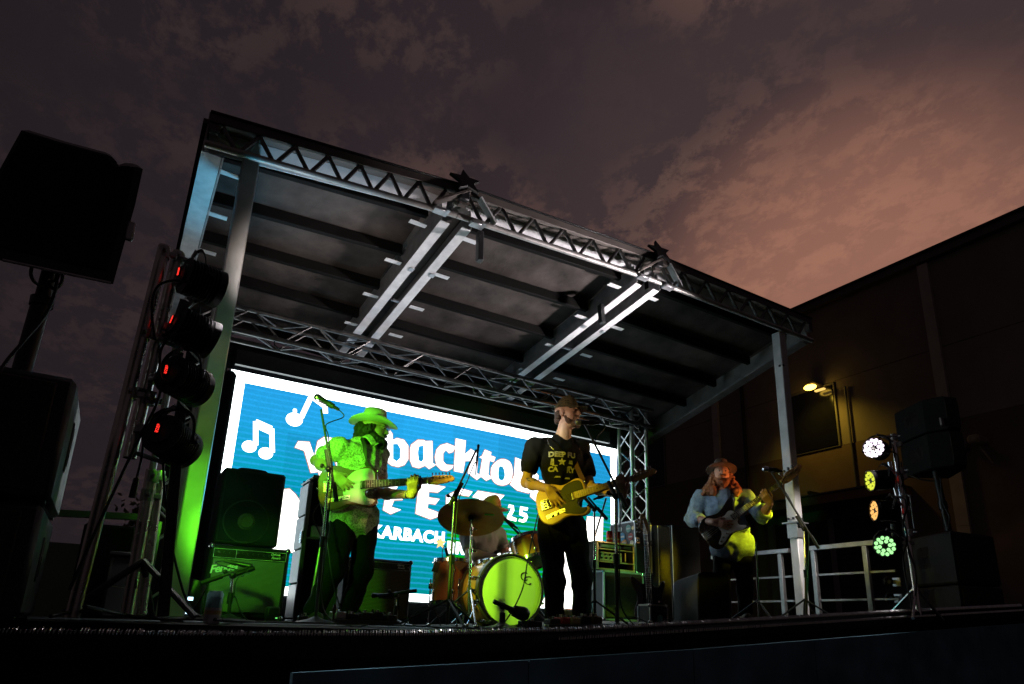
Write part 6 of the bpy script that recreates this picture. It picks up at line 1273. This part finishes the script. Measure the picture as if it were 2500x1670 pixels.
pts=[at(352,1060,3.74),at(345,1120,3.72),at(333,1170,3.70)]; G().tube(spl(pts,6),.006,6).build('cable','rubber',t,wr=True); G().cyl(at(333,1168,3.7),at(322,1215,3.7),.013,.016,10).build('cable_plug','black_plastic',t,wr=True)
for (a,b) in (((452,735,3.7),(440,770,3.7)),((436,860,3.7),(424,900,3.7))): bar(G(),at(*a),at(*b),.05,.03,(0,1,0)).build('bracket','bin_plastic',t,wr=True)
b0=at(2245,1505,7.1); t=thing('lighting_stand',fl(b0),'right lighting stand of chrome tubes carrying four lit lights','lighting stand')
a=at(2180,1062,7.1); G().cyl(b0,a,.024,n=12).build('tube','chrome',t,wr=True); G().cyl(at(2172,1128,7.12),at(2192,1215,7.12),.022,n=12).build('tube','chrome',t,wr=True); G().cyl(at(2180,1280,7.13),at(2186,1335,7.13),.024,n=12).build('tube','bin_plastic',t,wr=True)
for p in ((2182,1068),(2200,1150),(2206,1212),(2222,1300)): couple(t,at(*p,7.1),.030)
for (x0_,y0_,x1_,y1_) in ((2145,1068,2195,1064),(2180,1212,2215,1216)): G().cyl(at(x0_,y0_,7.08),at(x1_,y1_,7.08),.012,n=8).build('arm','chrome',t,wr=True)
for pts in ([(2160,1100),(2190,1110),(2195,1150),(2205,1165),(2202,1190)],[(2200,1160),(2215,1230),(2205,1290),(2235,1400),(2232,1490)],[(2175,1250),(2205,1275),(2215,1320),(2205,1370),(2225,1480)]): G().tube(spl([at(*p,7.0) for p in pts],6),.008,6).build('cable','rubber',t,wr=True)
for p in ((2212,1208),(2220,1290)): G().tube([at(2212,1205,7.2),at(2222,1212,7.2),at(2232,1290,7.2)],.008,6).build('drop_tube','galv',t,wr=True)
for e in ((-.3,-.1),(.3,-.05),(.05,.35)): G().cyl((b0.x,b0.y,fl(b0).z+.3),(b0.x+e[0],b0.y+e[1],fl(b0).z+.015),.014,n=8).build('leg','chrome',t,wr=True)
# ------------------------------------------------------------------ PA loudspeakers
o_=at(170,500,3.0); pix=[(52,318),(150,348),(262,378),(274,384),(284,394),(291,409),(300,412),(315,407),(335,408),(349,413),(330,500),(276,694),(180,676),(90,655),(0,636),(-60,622),(-10,430)]
pl_,x_,n_=ppoly(pix,o_)
t=thing('pa_speaker',(o_.x,o_.y,pl_[13][1]+o_.z),'big black loudspeaker on a pole at the far left, against the dusk sky','loudspeaker')
ex=(-n_+UP*.66).normalized()*.42; fr_=[o_+x_*p[0]+UP*p[1] for p in pl_]; n0_=len(fr_)
G().add(fr_+[p+ex for p in fr_],[tuple(range(n0_)),tuple(range(n0_,2*n0_))[::-1]]+[(i,(i+1)%n0_,n0_+(i+1)%n0_,n0_+i) for i in range(n0_)]).build('cabinet','black_paint',t,wr=True,smooth=25)
q=[p for p in pl_]; G().prism([(p[0]*.9-.01,(p[1]+.02)*.88) for p in pl_],o_+n_*.001,x_,UP,.008).build('rear_panel','black_tolex',t,wr=True,smooth=25)
for (a,b) in (((6,634),(270,690)),): G().tube([at(a[0],a[1]+1,2.99),at(b[0],b[1]+1,2.99)],.006,6).build('bottom_trim','galv',t,wr=True)
G().box(at(318,565,2.99),(.03,.02,.09),ch=.006).build('side_handle','galv',t,wr=True)
b0=at(10,1000,3.12); tp_=at(122,660,3.14); t=thing('speaker_pole',(at(40,910,3.14).x,at(40,910,3.14).y,.9),'slanting black pole under the far left loudspeaker','pole')
G().cyl(at(46,930,3.14),at(100,740,3.14),.034,n=14).build('lower_tube','black_paint',t,wr=True); G().cyl(at(96,755,3.14),tp_,.028,n=14).build('upper_tube','black_paint',t,wr=True); G().cyl(at(100,748,3.14),at(104,728,3.14),.042,n=14).build('collar','black_plastic',t,wr=True)
for pts in ([(78,648,3.0),(76,672,3.05),(86,690,3.08),(104,696,3.1),(118,680,3.1)],[(128,668,3.08),(150,662,3.06),(150,690,3.06),(132,705,3.08),(118,690,3.1)],[(140,660,3.05),(135,710,3.05),(110,770,3.08),(60,830,3.05),(10,890,3.0),(-20,950,2.95)],[(118,690,3.06),(140,680,3.05),(142,660,3.05),(125,668,3.06)]): G().tube(spl([at(*p) for p in pts],8),.0065,6).build('cable','rubber',t,wr=True)
def sub(label,xr_px,py_top,py_bot,D,dep,wd,name='subwoofer',grp='stacked subwoofers at the left'):
    a=at(xr_px[0],py_top,D); b=at(xr_px[1],py_bot,D); xr=(a.x+b.x)/2; yf=(a.y+b.y)/2; h=a.z-b.z
    t=thing(name,(xr-wd/2,yf+dep/2,b.z),label,'subwoofer',grp)
    G().box((0,0,h/2),(wd,dep,h-.004),ch=.022).build('cabinet','black_paint',t); G().box((-.02,-dep/2-.006,h/2),(wd-.08,.014,h-.07),ch=.008).build('grille','grille_dark',t)
    G().box((wd/2+.001,-.02,h*.55),(.010,.05,h*.42),ch=.004).build('side_handle','black_plastic',t); G().box((wd/2+.004,-.02,h*.55),(.010,.022,h*.34),ch=.004).build('handle_slot','panel_black',t)
    g=G()
    for sx in (-1,1):
        for sy in (-1,1): g.box((sx*(wd/2-.04),sy*(dep/2-.05),.004),(.05,.05,.012))
    g.build('feet','rubber',t); return t
sub('upper black subwoofer at the far left with a rounded top edge',(188,124),922,1226,3.0,.62,.75)
sub('lower black subwoofer at the far left, resting on the stage',(124,30),1230,1512,3.0,.62,.75)
# right hand loudspeakers
def boxspk(t,c,d,M,front='grille_dark'):
    G().box(c,d,M,.02).build('cabinet','black_tolex',t,wr=True)
c0=at(2262,1070,8.6); fdir=V((-.12,-1,0)).normalized()
t=thing('pa_speaker',(c0.x,c0.y,at(2285,1150,8.6).z),'pair of black trapezoid loudspeaker cabinets on a pole at the right','loudspeaker')
for (ya,yb,k) in ((984,1064,0),(1066,1152,1)):
    zt_=at(2255,ya,8.5).z; zb_=at(2255,yb,8.5).z; x0_,y0_=at(2187,1060,8.7).x,at(2187,1060,8.7).y; 
    pts=[at(2190+4*k,1060,8.75),at(2262,1060,8.35),at(2318,1060,8.3),at(2345,1060,8.55),at(2300,1060,9.0)]
    o2=V((pts[0].x,pts[0].y,zb_)); pol=[(p.x-o2.x,p.y-o2.y) for p in pts]; G().prism(pol,o2,(1,0,0),(0,1,0),zt_-zb_-.008,.012).build('cabinet','black_tolex',t,wr=True,smooth=25)
    a,b=V((pts[0].x,pts[0].y,0)),V((pts[1].x,pts[1].y,0)); nrm=V((-(b-a).y,(b-a).x,0)).normalized(); nrm=-nrm if nrm.y>0 else nrm
    for f_ in (.42,.68):
        q=a+(b-a)*f_+nrm*.004; FM=frame((q.x,q.y,zb_+(zt_-zb_)*.5),(b-a),z=nrm); G().box(FM.translation,(.11,.16,.012),FM.to_3x3(),.004).build('handle_cup','panel_black',t,wr=True); G().box(FM.translation+nrm*.012+UP*-.02,(.05,.025,.02),FM.to_3x3(),.006).build('handle_bar','bin_plastic' if f_<.5 else 'black_paint',t,wr=True)
    a,b=V((pts[2].x,pts[2].y,0)),V((pts[3].x,pts[3].y,0)); G().tube([V((q.x,q.y,zb_+(zt_-zb_)*.5)) for q in (a,(a+b)/2+V((.02,-.06,0)),b)],.01,6,(zt_-zb_)*.46,fu=(0,-1,0)).build('curved_grille','grille_dark',t,wr=True)
q=at(2300,1030,8.28); tag(G().box(q,(.07,.02,.09),ch=.004).build('logo_plate','alu_dull'),'small metal plate on the front of the right loudspeaker','badge')
t=thing('speaker_pole',at(2312,1295,8.5),'black pole holding up the right loudspeaker pair','pole'); G().cyl(at(2316,1296,8.5),at(2284,1150,8.5),.034,n=12).build('lower_tube','black_paint',t,wr=True); G().cyl(at(2300,1225,8.49),at(2304,1243,8.49),.045,n=12).build('collar','black_plastic',t,wr=True)
G().tube(spl([at(2200,1128,8.6),at(2206,1150,8.5),at(2240,1168,8.45),at(2280,1175,8.45)],6),.009,6).build('cable','rubber',t,wr=True); G().tube(spl([at(2296,1165,8.44),at(2302,1225,8.44),at(2318,1262,8.44),at(2314,1296,8.44)],6),.009,6).build('cable','rubber',t,wr=True)
for (ya,yb,lb) in ((1298,1425,'upper black subwoofer under the right loudspeaker pole'),(1428,1508,'lower black subwoofer on castors beside the right light stand')):
    zt_=at(2300,ya,8.4).z; zb_=at(2300,yb,8.4).z if yb<1500 else at(2300,1508,8.4).z; pts=[at(2212,1400,9.0),at(2335,1400,8.3),at(2440,1400,8.9),at(2330,1400,9.8)]
    o2=V((pts[0].x,pts[0].y,zb_)); t=thing('subwoofer',(pts[1].x,pts[1].y,zb_),lb,'subwoofer','stacked subwoofers at the right'); G().prism([(p.x-o2.x,p.y-o2.y) for p in pts],o2,(1,0,0),(0,1,0),zt_-zb_-.006,.02).build('cabinet','black_paint',t,wr=True,smooth=25)
    a,b=V((pts[0].x,pts[0].y,0)),V((pts[1].x,pts[1].y,0)); nrm=V((-(b-a).y,(b-a).x,0)).normalized(); nrm=-nrm if nrm.y>0 else nrm
    q=a+(b-a)*.42+nrm*.004; FM=frame((q.x,q.y,zb_+(zt_-zb_)*.55),(b-a),z=nrm); G().box(FM.translation,(.20,.24,.012),FM.to_3x3(),.004).build('handle_cup','panel_black',t,wr=True); G().box(FM.translation+nrm*.012+UP*-.07,(.12,.03,.02),FM.to_3x3(),.006).build('handle_bar','leather',t,wr=True)
    a2,b2=V((pts[1].x,pts[1].y,0)),V((pts[2].x,pts[2].y,0)); n2_=V(((b2-a2).y,-(b2-a2).x,0)).normalized(); FM=frame(((a2+b2)/2).to_2d().to_3d()+V((0,0,(zt_+zb_)/2))+n2_*.004,(b2-a2),z=n2_); G().box(FM.translation,((b2-a2).length-.08,zt_-zb_-.08,.014),FM.to_3x3(),.005).build('grille','grille_dark',t,wr=True)
for k,(px,py) in enumerate(((2168,1420),(2172,1460))):
    p=at(px,py,8.6); t=thing('castor',p,('upper','lower')[k]+' swivel castor sticking out sideways from the right subwoofers','castor'); dx=V((-.8,.3,0)).normalized()
    G().lathe([(.02,-.016),(.055,-.016),(.06,-.008),(.06,.008),(.055,.016),(.02,.016)],p,(.3,.8,.1),18).build('wheel','rubber',t,wr=True); G().lathe([(0,-.018),(.022,-.018),(.022,.018),(0,.018)],p,(.3,.8,.1),12).build('hub','galv',t,wr=True)
    bar(G(),p,p+V((.10,-.03,.0)),.05,.008,(0,1,0)).build('fork','alu',t,wr=True); G().box(p+V((.115,-.035,0)),(.02,.09,.10),ch=.004).build('plate','alu',t,wr=True)
# left background clutter
a=at(212,1276,4.36); b=at(288,1500,4.36); t=thing('speaker_case',(.0,4.4,0),'black upright case behind the left lighting stand','case'); bz=deckz(0)
G().box(((a.x+.09)/2,a.y+.15,a.z/2),(abs(.09-a.x)+.02,.3,a.z),ch=.012).build('shell','black_tolex',t,wr=True); G().tube([(.10,a.y-.003,.03),(.10,a.y-.003,a.z-.02)],.008,6).build('edge_trim','galv',t,wr=True)
a=at(268,1352,4.05); b=at(336,1505,4.05); t=thing('storage_bin',((a.x+b.x)/2+.02,a.y+.1,0),'grey green plastic bin with a white handle under the left lights','bin'); w_=.21; xm=(at(285,1430,4.05).x+at(325,1430,4.05).x)/2
G().box((xm,a.y+.12,a.z/2),(.17,.2,a.z-.01),ch=.012).build('tub','bin_plastic',t,wr=True); G().box((xm,a.y+.12,a.z+.006),(.19,.22,.022),ch=.006).build('lid','bin_plastic',t,wr=True); G().tube([at(270,1432,4.0),at(282,1418,4.0)],.004,6).tube([at(272,1432,4.0),at(306,1437,4.0)],.004,6).build('wire_handle','white_print',t,wr=True); G().sph((xm+.02,a.y+.1,a.z+.03),(.02,.02,.016),8).build('lid_knob','bin_plastic',t,wr=True)

p=at(470,1440,4.75); p=fl(p); t=thing('floor_light',p,'small lit blue white floor light beside the drape, left of the silver grille amp','stage light')
G().box(p+UP*.02,(.12,.12,.04),ch=.008).build('base','black_paint',t,wr=True); hp_=p+UP*.16; hd_=V((.35,.25,1)).normalized(); FM=frame(hp_,hd_,z=UP if False else V((1,0,-.3)))
G().lathe([(0,-.09),(.05,-.085),(.06,-.03),(.06,.075),(.054,.078),(.052,.07),(0,.07)],hp_,hd_,20).build('housing','black_paint',t,wr=True)
for e in (-1,1): G().box(p+V((e*.068,0,.10)),(.012,.03,.14),ch=.003).build('yoke_arm','black_paint',t,wr=True)
emis('floor_lens',(.55,.85,1),3); G().lathe([(0,.074),(.045,.074),(.045,.079),(0,.079)],hp_,hd_,16).build('lens','floor_lens',t,wr=True); G().box(p+V((-.01,-.065,.13)),(.03,.004,.02)).box(p+V((.0,-.062,.045)),(.05,.004,.012)).build('indicator','floor_lens',t,wr=True)
spot(t,hp_+hd_*.1,(.45,4.55,3.2),(.10,.62,1),150,46,.8)
spot(t,hp_+hd_*.1,(1.25,4.5,3.5),(1,.86,.86),150,34,.8)  # added pinkish fill to brighten the soffit, not the fixture's blue white beam

# cables tied along the trusses, conduit and a bracket on the warehouse
g=G(); pts=[]
for k in range(25): x=.5+k*.225; pts.append((x,6.34+.012*math.sin(k*2.1),2.645-.018*(k%2)))
g.tube(spl(pts,3),.008,5).build('cable','rubber',bt,wr=True)
pts=[(2.3+k*.16,4.43,zf(2.3+k*.16)+.055-.02*(k%2)) for k in range(12)]; G().tube(spl(pts,3),.007,5).build('cable','rubber',roof,wr=True)
for x,y in ((1.92,5.2),(2.13,5.2),(4.0,5.3),(4.26,5.3)): G().box((x,y,rb(x,y)-.007),(.05,.07,.006),ch=.002).build('splice_plate','galv',roof,wr=True)
G().cyl((WX-.06,9.3,3.45),(WX-.06,9.3,6.3),.03,n=8).build('conduit','win_frame',wh,wr=True); G().cyl((WX-.06,12.6,3.45),(WX-.06,12.6,8.6),.05,n=8).build('downpipe','door_dark',wh,wr=True)
p=aX(1992,1206,WX-.3); G().box(p,(.6,.08,.08)).box(p+V((.2,0,-.15)),(.06,.06,.3)).build('wall_bracket','door_dark',wh,wr=True)
